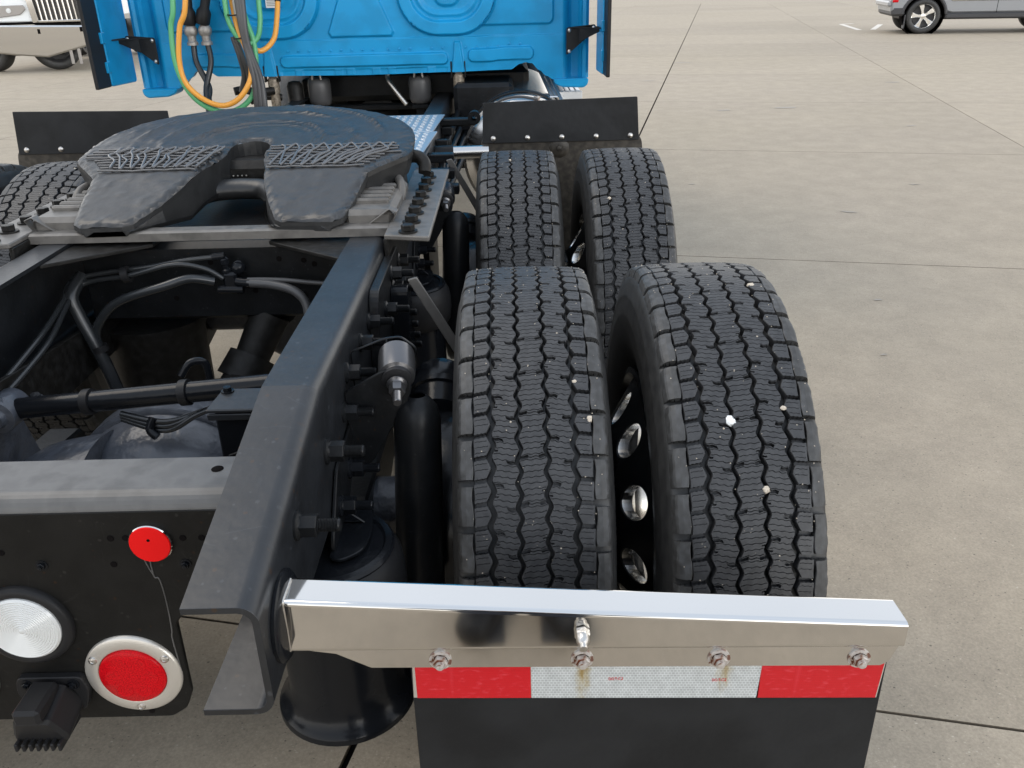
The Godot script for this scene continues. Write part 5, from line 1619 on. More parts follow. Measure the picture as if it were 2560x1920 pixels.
func make_air_hoses() -> void:
	var hs := holder("air_hose_set", null, Transform3D.IDENTITY, "coloured air hoses and black cables hanging behind the cab")
	var up := Vector3(0, 0.5, -0.1)
	obj("orange_hose", pipe([Vector3(-0.70, 1.9, -2.75), Vector3(-0.728, 1.486, -2.7), Vector3(-0.775, 1.371, -2.7), Vector3(-0.803, 1.232, -2.7), Vector3(-0.79, 1.129, -2.7), Vector3(-0.72, 1.055, -2.7), Vector3(-0.63, 1.025, -2.7), Vector3(-0.545, 1.061, -2.7), Vector3(-0.487, 1.15, -2.72), Vector3(-0.49, 1.25, -2.73), Vector3(-0.53, 1.38, -2.76), Vector3(-0.545, 1.50, -2.8), Vector3(-0.55, 1.9, -2.85)], 0.0125, 12), M.orange_hose, hs, Transform3D.IDENTITY, "long orange hose loop")
	obj("green_hose", pipe([Vector3(-0.77, 1.9, -2.75), Vector3(-0.785, 1.487, -2.7), Vector3(-0.815, 1.371, -2.7), Vector3(-0.822, 1.212, -2.7), Vector3(-0.785, 1.087, -2.71), Vector3(-0.706, 1.012, -2.72), Vector3(-0.596, 0.995, -2.73), Vector3(-0.50, 1.06, -2.74), Vector3(-0.465, 1.183, -2.75), Vector3(-0.462, 1.30, -2.76), Vector3(-0.49, 1.40, -2.78), Vector3(-0.51, 1.52, -2.8), Vector3(-0.51, 1.9, -2.85)], 0.0125, 12), M.green_hose, hs, Transform3D.IDENTITY, "long green hose loop")
	obj("green_hose", pipe([Vector3(-0.575, 1.9, -2.8), Vector3(-0.565, 1.481, -2.75), Vector3(-0.563, 1.40, -2.75), Vector3(-0.535, 1.33, -2.75), Vector3(-0.49, 1.292, -2.75), Vector3(-0.445, 1.315, -2.77), Vector3(-0.425, 1.38, -2.78), Vector3(-0.423, 1.478, -2.8), Vector3(-0.43, 1.9, -2.9)], 0.012, 12), M.green_hose, hs)
	obj("orange_hose", pipe([Vector3(-0.555, 1.9, -2.82), Vector3(-0.545, 1.5, -2.79), Vector3(-0.537, 1.40, -2.79), Vector3(-0.51, 1.31, -2.79), Vector3(-0.47, 1.262, -2.80), Vector3(-0.43, 1.262, -2.82), Vector3(-0.388, 1.31, -2.86), Vector3(-0.372, 1.40, -2.9), Vector3(-0.366, 1.47, -2.93)], 0.0125, 12), M.orange_hose, hs)
	obj("hose_end", rod(Vector3(-0.366, 1.465, -2.93), Vector3(-0.368, 1.55, -2.95), 0.0145, 12), M.black_old, hs)
	obj("white_hose", pipe([Vector3(-0.53, 1.9, -2.8), Vector3(-0.525, 1.49, -2.77), Vector3(-0.52, 1.40, -2.77), Vector3(-0.50, 1.34, -2.78), Vector3(-0.475, 1.30, -2.80)], 0.012, 12), M.white_hose, hs)
	for k in 3:
		obj("black_cable", pipe([Vector3(-0.505 + k * 0.012, 1.9, -2.8), Vector3(-0.503 + k * 0.012, 1.48, -2.73), Vector3(-0.492 + k * 0.006, 1.30, -2.72), Vector3(-0.475 + k * 0.014, 1.14, -2.72 - k * 0.01), Vector3(-0.482 + k * 0.02, 1.0, -2.73), Vector3(-0.49 + k * 0.02, 0.93, -2.76)], 0.0135, 10), M.hose_grey, hs)
	for k in 2:
		obj("black_cable", pipe([Vector3(-0.58 + k * 0.012, 1.32, -2.84), Vector3(-0.56 + k * 0.015, 1.22, -2.84), Vector3(-0.565 + k * 0.02, 1.14, -2.88), Vector3(-0.61 + k * 0.03, 1.06, -2.95)], 0.012, 10), M.hose_grey, hs)
	for q in [[Vector3(-0.565, 1.42, -2.745), Vector3(-0.50, 1.42, -2.72)], [Vector3(-0.545, 1.315, -2.74), Vector3(-0.475, 1.33, -2.72)]]:
		obj("cable_tie", pipe([q[0], (q[0] + q[1]) * 0.5 + Vector3(0, -0.004, 0.016), q[1]], 0.0035, 6), M.rubber, hs)
	# parked couplings with their cables
	for k in 2:
		var x := -0.812 + k * 0.07
		var gd := holder("coupling", hs, at(Vector3(x, 0, -2.95), Basis(Vector3.UP, 0.2)))
		obj("cap", turned(at(Vector3(0, 1.40, 0), Basis(Vector3.BACK, -0.3 if k == 1 else -0.1)), [Vector2(0, -0.03), Vector2(0.028, -0.03), Vector2(0.034, -0.015), Vector2(0.034, 0.03), Vector2(0.022, 0.05), Vector2(0.022, 0.12), Vector2(0, 0.13)], 24), M.rubber, gd)
		obj("head", turned(Transform3D(Basis(Vector3.RIGHT, PI / 2), Vector3(0, 1.345, 0)), [Vector2(0, -0.03), Vector2(0.026, -0.03), Vector2(0.031, -0.015), Vector2(0.031, 0.012), Vector2(0.02, 0.024), Vector2(0, 0.026)], 24), M.grey_metal, gd)
		obj("neck", turned(Transform3D.IDENTITY, [Vector2(0, 1.28), Vector2(0.027, 1.28), Vector2(0.027, 1.293), Vector2(0.02, 1.30), Vector2(0.022, 1.335), Vector2(0, 1.34)], 20), M.grey_metal, gd)
		var dx := 0.05 if k == 0 else -0.03
		obj("cable", pipe([Vector3(0.003, 1.28, 0), Vector3(0.006, 1.20, 0.02), Vector3(dx, 1.09, 0.06), Vector3(dx * 1.0, 1.02, 0.12), Vector3(dx + (0.09 if k == 0 else 0.01), 0.93, 0.2)], 0.014, 12), M.hose, gd)

func make_right_side() -> void:
	# brushed tank with a strap, step and deck plates
	var tk := holder("fuel_tank", null, Transform3D.IDENTITY, "brushed aluminium tank behind the mud flap")
	var back := Transform3D(Basis(Vector3.RIGHT, PI / 2), Vector3(0.785, 0.765, -2.6))
	obj("shell", turned(back, [Vector2(0, -1.5), Vector2(0.275, -1.5), Vector2(0.275, -0.05), Vector2(0.283, -0.048), Vector2(0.283, -0.03), Vector2(0.272, -0.028), Vector2(0.262, 0.0), Vector2(0.22, 0.028), Vector2(0.12, 0.045), Vector2(0, 0.05)], 72), M.brushed, tk)
	var st := MB.new()
	st.lathe(back, [Vector2(0.278, -0.24), Vector2(0.284, -0.238), Vector2(0.284, -0.18), Vector2(0.278, -0.178)], 72)
	obj("strap", st, M.black, tk)
	obj("fitting", turned(at(Vector3(0.86, 1.01, -2.62)), [Vector2(0, 0), Vector2(0.01, 0), Vector2(0.01, 0.02), Vector2(0.014, 0.022), Vector2(0.014, 0.032), Vector2(0, 0.033)], 8), M.rusty, tk)
	obj("line", pipe([Vector3(0.64, 1.0, -2.6), Vector3(0.70, 1.035, -2.59), Vector3(0.78, 1.045, -2.59), Vector3(0.86, 1.03, -2.60)], 0.006, 8), M.hose_grey, tk)
	var sp := holder("side_step", null, Transform3D.IDENTITY, "bright aluminium step beside the tank")
	for k in 4:
		obj("tread", box(Vector3(1.005 + k * 0.028, 1.0, -3.37), Vector3(0.024, 0.012, 0.5), 0.003), M.deck, sp)
	obj("end_plate", box(Vector3(1.05, 0.985, -3.112), Vector3(0.12, 0.04, 0.012), 0.002), M.deck, sp)
	for k in 3:
		var o := k * 0.02
		var a := Vector3(0.88 + o, 1.118, -3.2)
		var b := Vector3(0.894 + o, 1.118, -3.2)
		var c := Vector3(0.972 + o, 0.96, -3.04)
		var d := Vector3(0.956 + o, 0.96, -3.04)
		var nn := (b - a).cross(d - a).normalized()
		if nn.y < 0.0:
			nn = -nn
		var mb := MB.new()
		mb.quad(a, b, c, d, nn)
		for e in [[a, b], [b, c], [c, d], [d, a]]:
			mb.quad(e[0], e[1], e[1] - nn * 0.015, e[0] - nn * 0.015, (e[0] + e[1]) * 0.5 - (a + c) * 0.5)
		obj("rib", mb, M.deck, sp)
	obj("buckle", box(Vector3(0.955, 0.985, -2.98), Vector3(0.05, 0.03, 0.04), 0.006), M.polished, sp)
	for z in [[-1.46, -1.93], [-1.936, -2.395]]:
		var dk := obj("deck_plate", plate_xz([-0.422, z[0], 0.422, z[0], 0.44, z[1], -0.44, z[1]], 0.996, 1.001, 0.004, 0.0008), M.deck)
		var lugs := MB.new()
		var r := 0
		var zz: float = z[0] - 0.02
		while zz > z[1] + 0.015:
			for i in 26:
				var x := -0.40 + i * 0.032
				var a := 0.785 if (i + r) % 2 == 0 else -0.785
				lugs.box(Transform3D(Basis(Vector3.UP, a), Vector3(x, 1.0016, zz)), Vector3(0.022, 0.0022, 0.006), 0.0008)
			r += 1
			zz -= 0.032
		obj("raised_pattern", lugs, M.deck, dk).set_meta("kind", "stuff")
	obj("battery_box", box(Vector3(0.60, 0.86, -3.2), Vector3(0.3, 0.42, 0.5), 0.02), M.black)
	var clut := holder("hose_bundle", null)
	for k in 4:
		obj("hose", pipe([Vector3(0.45, 0.95 - k * 0.02, -3.4), Vector3(0.47 + k * 0.02, 0.93 - k * 0.03, -2.8), Vector3(0.45 + k * 0.015, 0.9 - k * 0.035, -2.2), Vector3(0.46, 0.86 - k * 0.03, -1.7)], 0.014, 10), M.black, clut)
	for k in 5:
		obj("clip", box(Vector3(0.45, 0.94 - 0.02 * (k % 3), -2.0 - k * 0.11), Vector3(0.05, 0.035, 0.03), 0.004), M.black, clut)
	obj("hose_clamp", turned(Transform3D(Basis(Vector3.RIGHT, PI / 2), Vector3(0.575, 1.0, -2.3)), [Vector2(0.012, -0.03), Vector2(0.026, -0.03), Vector2(0.028, 0.03), Vector2(0.012, 0.03)], 20), M.black, clut)
	obj("side_bracket", box(Vector3(0.50, 0.975, -2.35), Vector3(0.16, 0.03, 0.06), 0.005), M.black)
	obj("side_bracket", box(Vector3(0.49, 0.90, -2.7), Vector3(0.13, 0.03, 0.05), 0.005), M.black)

# ---------------------------------------------------------------- other vehicles
func simple_wheel(parent: Node, p: Vector3, r: float, w: float, axis: Vector3, rim: Material, spokes: int) -> void:
	var wh := holder("wheel", parent, Transform3D(along(axis), p))
	obj("tyre", turned(Transform3D.IDENTITY, [Vector2(r * 0.66, -w * 0.42), Vector2(r * 0.72, -w * 0.5), Vector2(r * 0.9, -w * 0.5), Vector2(r * 0.97, -w * 0.42), Vector2(r, -w * 0.2), Vector2(r, w * 0.2), Vector2(r * 0.97, w * 0.42), Vector2(r * 0.9, w * 0.5), Vector2(r * 0.72, w * 0.5), Vector2(r * 0.66, w * 0.42)], 48), M.sidewall, wh)
	obj("rim", turned(Transform3D.IDENTITY, [Vector2(r * 0.6, -w * 0.3), Vector2(r * 0.62, w * 0.36), Vector2(r * 0.68, w * 0.46), Vector2(r * 0.67, w * 0.3)], 40), rim, wh)
	obj("brake_disc", turned(Transform3D.IDENTITY, [Vector2(0, -w * 0.1), Vector2(r * 0.6, -w * 0.1), Vector2(r * 0.6, -w * 0.05), Vector2(0, -w * 0.05)], 32), M.dark_plastic, wh)
	for k in spokes:
		var b := Basis(Vector3.UP, TAU * k / spokes + PI / 2)
		var sp := MB.new()
		sp.prism(v2([0.0, -r * 0.09, r * 0.3, -r * 0.075, r * 0.63, -r * 0.15, r * 0.63, r * 0.15, r * 0.3, r * 0.075, 0.0, r * 0.09]), Transform3D(b * Basis(Vector3.RIGHT, -PI / 2), Vector3.ZERO), w * 0.2, w * 0.36, w * 0.03)
		obj("spoke", sp, rim, wh)
	obj("hub", turned(Transform3D.IDENTITY, [Vector2(r * 0.16, w * 0.2), Vector2(r * 0.14, w * 0.38), Vector2(0, w * 0.4)], 20), rim, wh)

func make_suv() -> void:
	var car := Node3D.new()
	car.name = "parked_car"
	add_child(car)
	# local x runs forward along the car, z towards the viewer
	car.transform = Transform3D(Basis(Vector3.UP, -0.2181), Vector3(11.5, 0, -22.5)) * Transform3D(Basis().scaled(Vector3.ONE * 1.1), Vector3.ZERO)
	tag(car, "silver sport utility car with dark lower trim, cut off at the top right", "car")
	var side := Transform3D(Basis(Vector3(1, 0, 0), Vector3(0, 1, 0), Vector3(0, 0, 1)), Vector3.ZERO)
	var body := MB.new()
	var pr := [[-1.0, 0.52], [-1.02, 0.75], [-0.98, 1.05], [-0.9, 1.12]]
	var prof := v2([-0.74, 0.50, -0.56, 0.46])
	var arch := func(cx: float, r: float, from_a: float, to_a: float) -> PackedVector2Array:
		var o := PackedVector2Array()
		for i in 13:
			var a := lerpf(from_a, to_a, i / 12.0)
			o.append(Vector2(cx + r * cos(a), 0.385 + r * sin(a)))
		return o
	prof.append_array(arch.call(0.0, 0.47, 2.9, 0.18))
	prof.append_array(v2([0.6, 0.43, 2.3, 0.43]))
	prof.append_array(arch.call(2.91, 0.47, 2.9, 0.18))
	prof.append_array(v2([3.7, 0.5, 3.78, 0.8, 3.6, 1.02, 2.7, 1.12, 2.3, 1.14, -0.5, 1.16, -0.68, 1.1, -0.76, 0.8]))
	body.prism(prof, side, -1.86, 0.0, 0.05)
	obj("body", body, M.silver_paint, car, at(Vector3(0, 0, 0.12)))
	var house := MB.new()
	house.prism(v2([-0.62, 1.12, -0.48, 1.62, -0.25, 1.74, 1.2, 1.74, 1.6, 1.66, 2.4, 1.12]), side, -1.70, -0.16, 0.1)
	obj("cabin", house, M.dark_plastic, car, at(Vector3(0, 0, 0.12)))
	obj("sill", box(Vector3(1.45, 0.385, 0.06), Vector3(1.95, 0.13, 0.14), 0.03), M.dark_plastic, car)
	obj("rear_bumper", box(Vector3(-0.57, 0.5, -0.8), Vector3(0.3, 0.22, 1.86), 0.05), M.dark_plastic, car)
	obj("bumper_lip", box(Vector3(-0.77, 0.66, -0.8), Vector3(0.1, 0.12, 1.8), 0.03), M.silver_paint, car)
	obj("tail_lamp", box(Vector3(-0.66, 0.72, 0.10), Vector3(0.13, 0.06, 0.06), 0.012), M.red_lens, car)
	obj("side_moulding", box(Vector3(1.5, 0.74, 0.125), Vector3(1.9, 0.075, 0.03), 0.012), M.chrome, car)
	obj("door_gap", box(Vector3(1.55, 0.8, 0.119), Vector3(0.012, 0.7, 0.006), 0.001), M.joint, car)
	for x: float in [0.0, 2.91]:
		var ar := MB.new()
		var pts := []
		for i in 17:
			var a := lerpf(3.0, 0.1, i / 16.0)
			pts.append(Vector3(x + 0.485 * cos(a), 0.385 + 0.485 * sin(a), 0.11))
		ar.tube(pts, 0.035, 8)
		obj("arch_trim", ar, M.dark_plastic, car)
		obj("wheel_housing", turned(Transform3D(Basis(Vector3.RIGHT, PI / 2), Vector3(x, 0.385, -0.12)), [Vector2(0, -0.2), Vector2(0.46, -0.2), Vector2(0.46, 0.2)], 24), M.joint, car)
		simple_wheel(car, Vector3(x, 0.385, -0.02), 0.385, 0.26, Vector3.BACK, M.alu_wheel, 5)
		simple_wheel(car, Vector3(x, 0.385, -1.6), 0.385, 0.26, Vector3.FORWARD, M.alu_wheel, 5)
		obj("mud_guard", box(Vector3(x - 0.40, 0.27, 0.02), Vector3(0.03, 0.3, 0.2), 0.006), M.dark_plastic, car)
	obj("underside", box(Vector3(1.5, 0.36, -0.8), Vector3(3.8, 0.12, 1.3), 0.03), M.dark_plastic, car)

func make_white_truck() -> void:
	var t := Node3D.new()
	t.name = "white_truck"
	add_child(t)
	t.transform = Transform3D(Basis(Vector3.UP, 0.12), Vector3(-8.95, 0, -17.6))
	tag(t, "white lorry with a bright bumper and upright grille bars, cut off at the top left", "truck")
	# local z towards the viewer
	var bm := MB.new()
	bm.prism(v2([-1.2, 0.93, 1.03, 0.87, 1.08, 0.5, 0.16, 0.28, -0.5, 0.34, -1.2, 0.44]), Transform3D.IDENTITY, 0.0, 0.14, 0.03)
	obj("bumper", bm, M.polished, t)
	for q in [Vector2(0.1, 0.78), Vector2(0.93, 0.80)]:
		obj("tow_hole", box(Vector3(q.x, q.y, 0.142), Vector3(0.05, 0.09, 0.01), 0.002), M.joint, t)
	var gr := holder("grille", t)
	obj("surround", plate_xy([0.0, 0.95, 0.12, 0.95, 0.02, 2.0, -0.10, 2.0], 0.0, 0.08, 0.01), M.polished, gr)
	obj("surround", plate_xy([0.98, 0.93, 1.06, 0.93, 1.0, 2.0, 0.92, 2.0], 0.0, 0.08, 0.01), M.polished, gr)
	obj("sill", box(Vector3(0.54, 0.965, 0.05), Vector3(0.92, 0.045, 0.06), 0.01), M.polished, gr)
	obj("core", box(Vector3(0.5, 1.45, -0.06), Vector3(0.95, 1.0, 0.04), 0.01), M.dusty_steel, gr)
	for k in 9:
		var x := 0.17 + k * 0.098
		var b := MB.new()
		b.prism(v2([x - 0.02, 0.98, x + 0.02, 0.98, x - 0.03, 2.0, x - 0.07, 2.0]), Transform3D.IDENTITY, 0.0, 0.05, 0.012)
		obj("bar", b, M.polished, gr)
	var hood := MB.new()
	hood.prism(rounded(v2([-1.25, 0.96, 0.02, 0.95, -0.12, 2.0, -1.1, 1.9]), 0.06), Transform3D.IDENTITY, -1.6, -0.01, 0.03)
	obj("fender", hood, M.white, t)
	var hood2 := MB.new()
	hood2.prism(rounded(v2([1.04, 1.02, 1.2, 1.1, 1.25, 1.4, 1.15, 2.0, 0.98, 2.0]), 0.05), Transform3D.IDENTITY, -1.6, -0.05, 0.03)
	obj("fender", hood2, M.white, t)
	obj("hood", box(Vector3(0.4, 1.55, -0.95), Vector3(1.4, 1.1, 1.6), 0.1), M.white, t)
	obj("cab", box(Vector3(0.1, 1.9, -2.7), Vector3(2.3, 2.0, 2.0), 0.12), M.white, t)
	var hl := holder("headlamp", t)
	obj("housing", plate_xy([-0.95, 1.02, -0.22, 1.10, -0.10, 1.2, -0.13, 1.28, -0.95, 1.27], 0.0, 0.03, 0.02, 0.01), M.grey_metal, hl)
	obj("bulb", turned(Transform3D(Basis(Vector3.RIGHT, PI / 2), Vector3(-0.43, 1.18, 0.03)), [Vector2(0.05, 0), Vector2(0.045, 0.015), Vector2(0, 0.02)], 16), M.clear_lens, hl)
	obj("lower_gap", box(Vector3(0.0, 0.935, -0.05), Vector3(2.1, 0.05, 0.1), 0.01), M.joint, t)
	simple_wheel(t, Vector3(0.16, 0.5, -0.45), 0.5, 0.3, Vector3(0.35, 0, 0.93), M.dark_plastic, 0)
	simple_wheel(t, Vector3(-1.12, 0.5, -0.4), 0.5, 0.3, Vector3(-0.35, 0, 0.93), M.dark_plastic, 0)
	obj("front_axle", box(Vector3(-0.3, 0.36, -0.2), Vector3(1.4, 0.1, 0.1), 0.02), M.black_old, t)
	for x: float in [0.62, 0.78]:
		obj("tow_hook", box(Vector3(x, 0.28, 0.1), Vector3(0.06, 0.3, 0.04), 0.01), M.grey_metal, t)
	obj("chassis", box(Vector3(0.1, 0.75, -3.0), Vector3(0.9, 0.25, 5.5), 0.03), M.black_old, t)
	simple_wheel(t, Vector3(0.9, 0.5, -4.8), 0.5, 0.6, Vector3.RIGHT, M.dark_plastic, 0)
	simple_wheel(t, Vector3(-0.9, 0.5, -4.8), 0.5, 0.6, Vector3.LEFT, M.dark_plastic, 0)

func make_pebbles() -> void:
	var r := RandomNumberGenerator.new()
	r.seed = 12
	# [x from the tyre centre, angle from the top towards the rear, size, tyre, words]
	var list := [
		[-0.0225, 0.742, 0.0095, 1.0915, 0.0, "large white stone chip wedged in the tread of the outer rear tyre"],
		[0.024, 0.965, 0.0062, 1.0915, 0.0, "pale square pebble low in the outer rear tyre, just above the polished arm"],
		[0.066, 0.70, 0.0045, 1.0915, 0.0, "small tan pebble beside the right block row of the outer rear tyre"],
		[0.073, 0.10, 0.0062, 1.0915, 0.0, "cream pebble high on the right edge of the outer rear tyre"],
		[0.093, 0.72, 0.0052, 0.7485, 0.0, "tan pebble near the right shoulder of the inner rear tyre"],
		[0.072, 0.585, 0.0036, 0.7485, 0.0, "tiny white pebble on a right block of the inner rear tyre"],
		[-0.024, 0.165, 0.005, 0.7485, -1.32, "small white pebble in the left centre groove of the inner forward tyre"],
		[-0.068, 0.60, 0.0055, 1.0915, -1.32, "white pebble low in the outer forward tyre, just above the rear tyres"],
		[0.06, 0.12, 0.004, -0.7485, -1.32, "white pebble on the far-side tyre next to the coupling plate"],
	]
	for q in list:
		var m := MB.new()
		var pts := []
		for i in 6:
			var row := []
			for j in 8:
				var a := PI * i / 5.0
				var b := TAU * j / 8.0
				var k := 1.0 if i in [0, 5] else r.randf_range(0.75, 1.2)
				row.append(Vector3(sin(a) * cos(b) * 1.15, cos(a) * 0.7, sin(a) * sin(b)) * k * q[2])
			pts.append(row)
		for i in 5:
			for j in 8:
				var c: Vector3 = (pts[i][j] + pts[i + 1][(j + 1) % 8]) * 0.5
				m.quad(pts[i][j], pts[i][(j + 1) % 8], pts[i + 1][(j + 1) % 8], pts[i + 1][j], c)
		var x: float = q[0]
		var h: float = crown(x) - q[2] * 0.3
		var p := Vector3(q[3] + x, TR + h * cos(q[1]), q[4] + h * sin(q[1]))
		var o := obj("pebble", m, M.pebble if q[2] < 0.009 else M.white, self, Transform3D(Basis(Vector3.RIGHT, q[1]) * Basis(Vector3.UP, x * 50.0), p))
		tag(o, q[5], "pebble", "pebbles caught in the tyre treads")

func make_far_posts() -> void:
	var k := 0
	for p in [Vector3(25.0, 0, -44.4), Vector3(25.5, 0, -44.3)]:
		var b := Node3D.new()
		b.name = numbered("bollard", self)
		add_child(b)
		b.position = p
		tag(b, ["left one of two far yellow posts at the top edge beyond the silver car", "right one of two far yellow posts at the top edge beyond the silver car"][k], "bollard", "yellow posts at the yard edge")
		obj("post", turned(Transform3D.IDENTITY, [Vector2(0.09, 0), Vector2(0.09, 1.0), Vector2(0.06, 1.05), Vector2(0, 1.06)], 16), M.yellow, b)
		k += 1

# ---------------------------------------------------------------- the person who holds the camera, mirrored in the polished arm
# smooth union of tapered capsules meshed with surface nets; bones are [a, b, ra, rb]
func skin(bones: Array, cell: float, blend: float) -> MB:
	var lo := Vector3.ONE * 1e6
	var hi := -lo
	for b in bones:
		var r := maxf(b[2], b[3]) + cell * 3.0
		lo = lo.min(b[0] - Vector3.ONE * r).min(b[1] - Vector3.ONE * r)
		hi = hi.max(b[0] + Vector3.ONE * r).max(b[1] + Vector3.ONE * r)
	var d := Vector3i(((hi - lo) / cell).ceil()) + Vector3i.ONE * 2
	var f := PackedFloat32Array()
	f.resize(d.x * d.y * d.z)
	f.fill(1.0)
	for b in bones:
		var r := maxf(b[2], b[3]) + blend * 1.5 + cell * 2.0
		var l := Vector3i((((b[0] as Vector3).min(b[1]) - Vector3.ONE * r - lo) / cell).floor()).clamp(Vector3i.ZERO, d - Vector3i.ONE)
		var h := Vector3i((((b[0] as Vector3).max(b[1]) + Vector3.ONE * r - lo) / cell).ceil()).clamp(Vector3i.ZERO, d - Vector3i.ONE)
		var ab: Vector3 = b[1] - b[0]
		var l2 := maxf(ab.length_squared(), 1e-9)
		for x in range(l.x, h.x + 1):
			for y in range(l.y, h.y + 1):
				for z in range(l.z, h.z + 1):
					var p := lo + Vector3(x, y, z) * cell
					var t := clampf((p - b[0]).dot(ab) / l2, 0.0, 1.0)
					var v := p.distance_to(b[0] + ab * t) - lerpf(b[2], b[3], t)
					var i := (x * d.y + y) * d.z + z
					var o := f[i]
					var k := maxf(blend - absf(o - v), 0.0) / blend
					f[i] = minf(o, v) - k * k * blend * 0.25
	var m := MB.new()
	var vid := {}
	var pos := PackedVector3Array()
	var sy := d.z
	var sx := d.y * d.z
	for x in d.x - 1:
		for y in d.y - 1:
			for z in d.z - 1:
				var i := x * sx + y * sy + z
				var neg := 0
				var acc := Vector3.ZERO
				var c := 0
				for q in 8:
					if f[i + (q & 1) * sx + ((q >> 1) & 1) * sy + (q >> 2)] < 0.0:
						neg += 1
				if neg == 0 or neg == 8:
					continue
				for q in 8:
					for ax in 3:
						if q & (1 << ax):
							continue
						var q2 := q | (1 << ax)
						var a := f[i + (q & 1) * sx + ((q >> 1) & 1) * sy + (q >> 2)]
						var b2 := f[i + (q2 & 1) * sx + ((q2 >> 1) & 1) * sy + (q2 >> 2)]
						if (a < 0.0) != (b2 < 0.0):
							var p0 := Vector3(q & 1, (q >> 1) & 1, q >> 2)
							var p1 := Vector3(q2 & 1, (q2 >> 1) & 1, q2 >> 2)
							acc += p0.lerp(p1, a / (a - b2))
							c += 1
				vid[i] = pos.size()
				pos.append(lo + (Vector3(x, y, z) + acc / c) * cell)
	var nrm := PackedVector3Array()
	nrm.resize(pos.size())
	var quads := []
	for i: int in vid:
		for ax in 3:
			var st: int = [sx, sy, 1][ax]
			var u: int = [sy, 1, sx][ax]
			var w: int = [1, sx, sy][ax]
			if (f[i] < 0.0) != (f[i + st] < 0.0) and vid.has(i - u) and vid.has(i - w) and vid.has(i - u - w):
				var qd := [vid[i], vid[i - u], vid[i - u - w], vid[i - w]]
				var axis: Vector3 = [Vector3.RIGHT, Vector3.UP, Vector3.BACK][ax] * (1.0 if f[i] < 0.0 else -1.0)
				var nn := (pos[qd[2]] - pos[qd[0]]).cross(pos[qd[3]] - pos[qd[1]])
				if nn.dot(axis) < 0.0:
					nn = -nn
				for q: int in qd:
					nrm[q] += nn
				quads.append(qd)
	for i in nrm.size():
		nrm[i] = nrm[i].normalized()
	for q in quads:
		m.tri(pos[q[0]], pos[q[1]], pos[q[2]], nrm[q[0]], nrm[q[1]], nrm[q[2]])
		m.tri(pos[q[0]], pos[q[2]], pos[q[3]], nrm[q[0]], nrm[q[2]], nrm[q[3]])
	return m

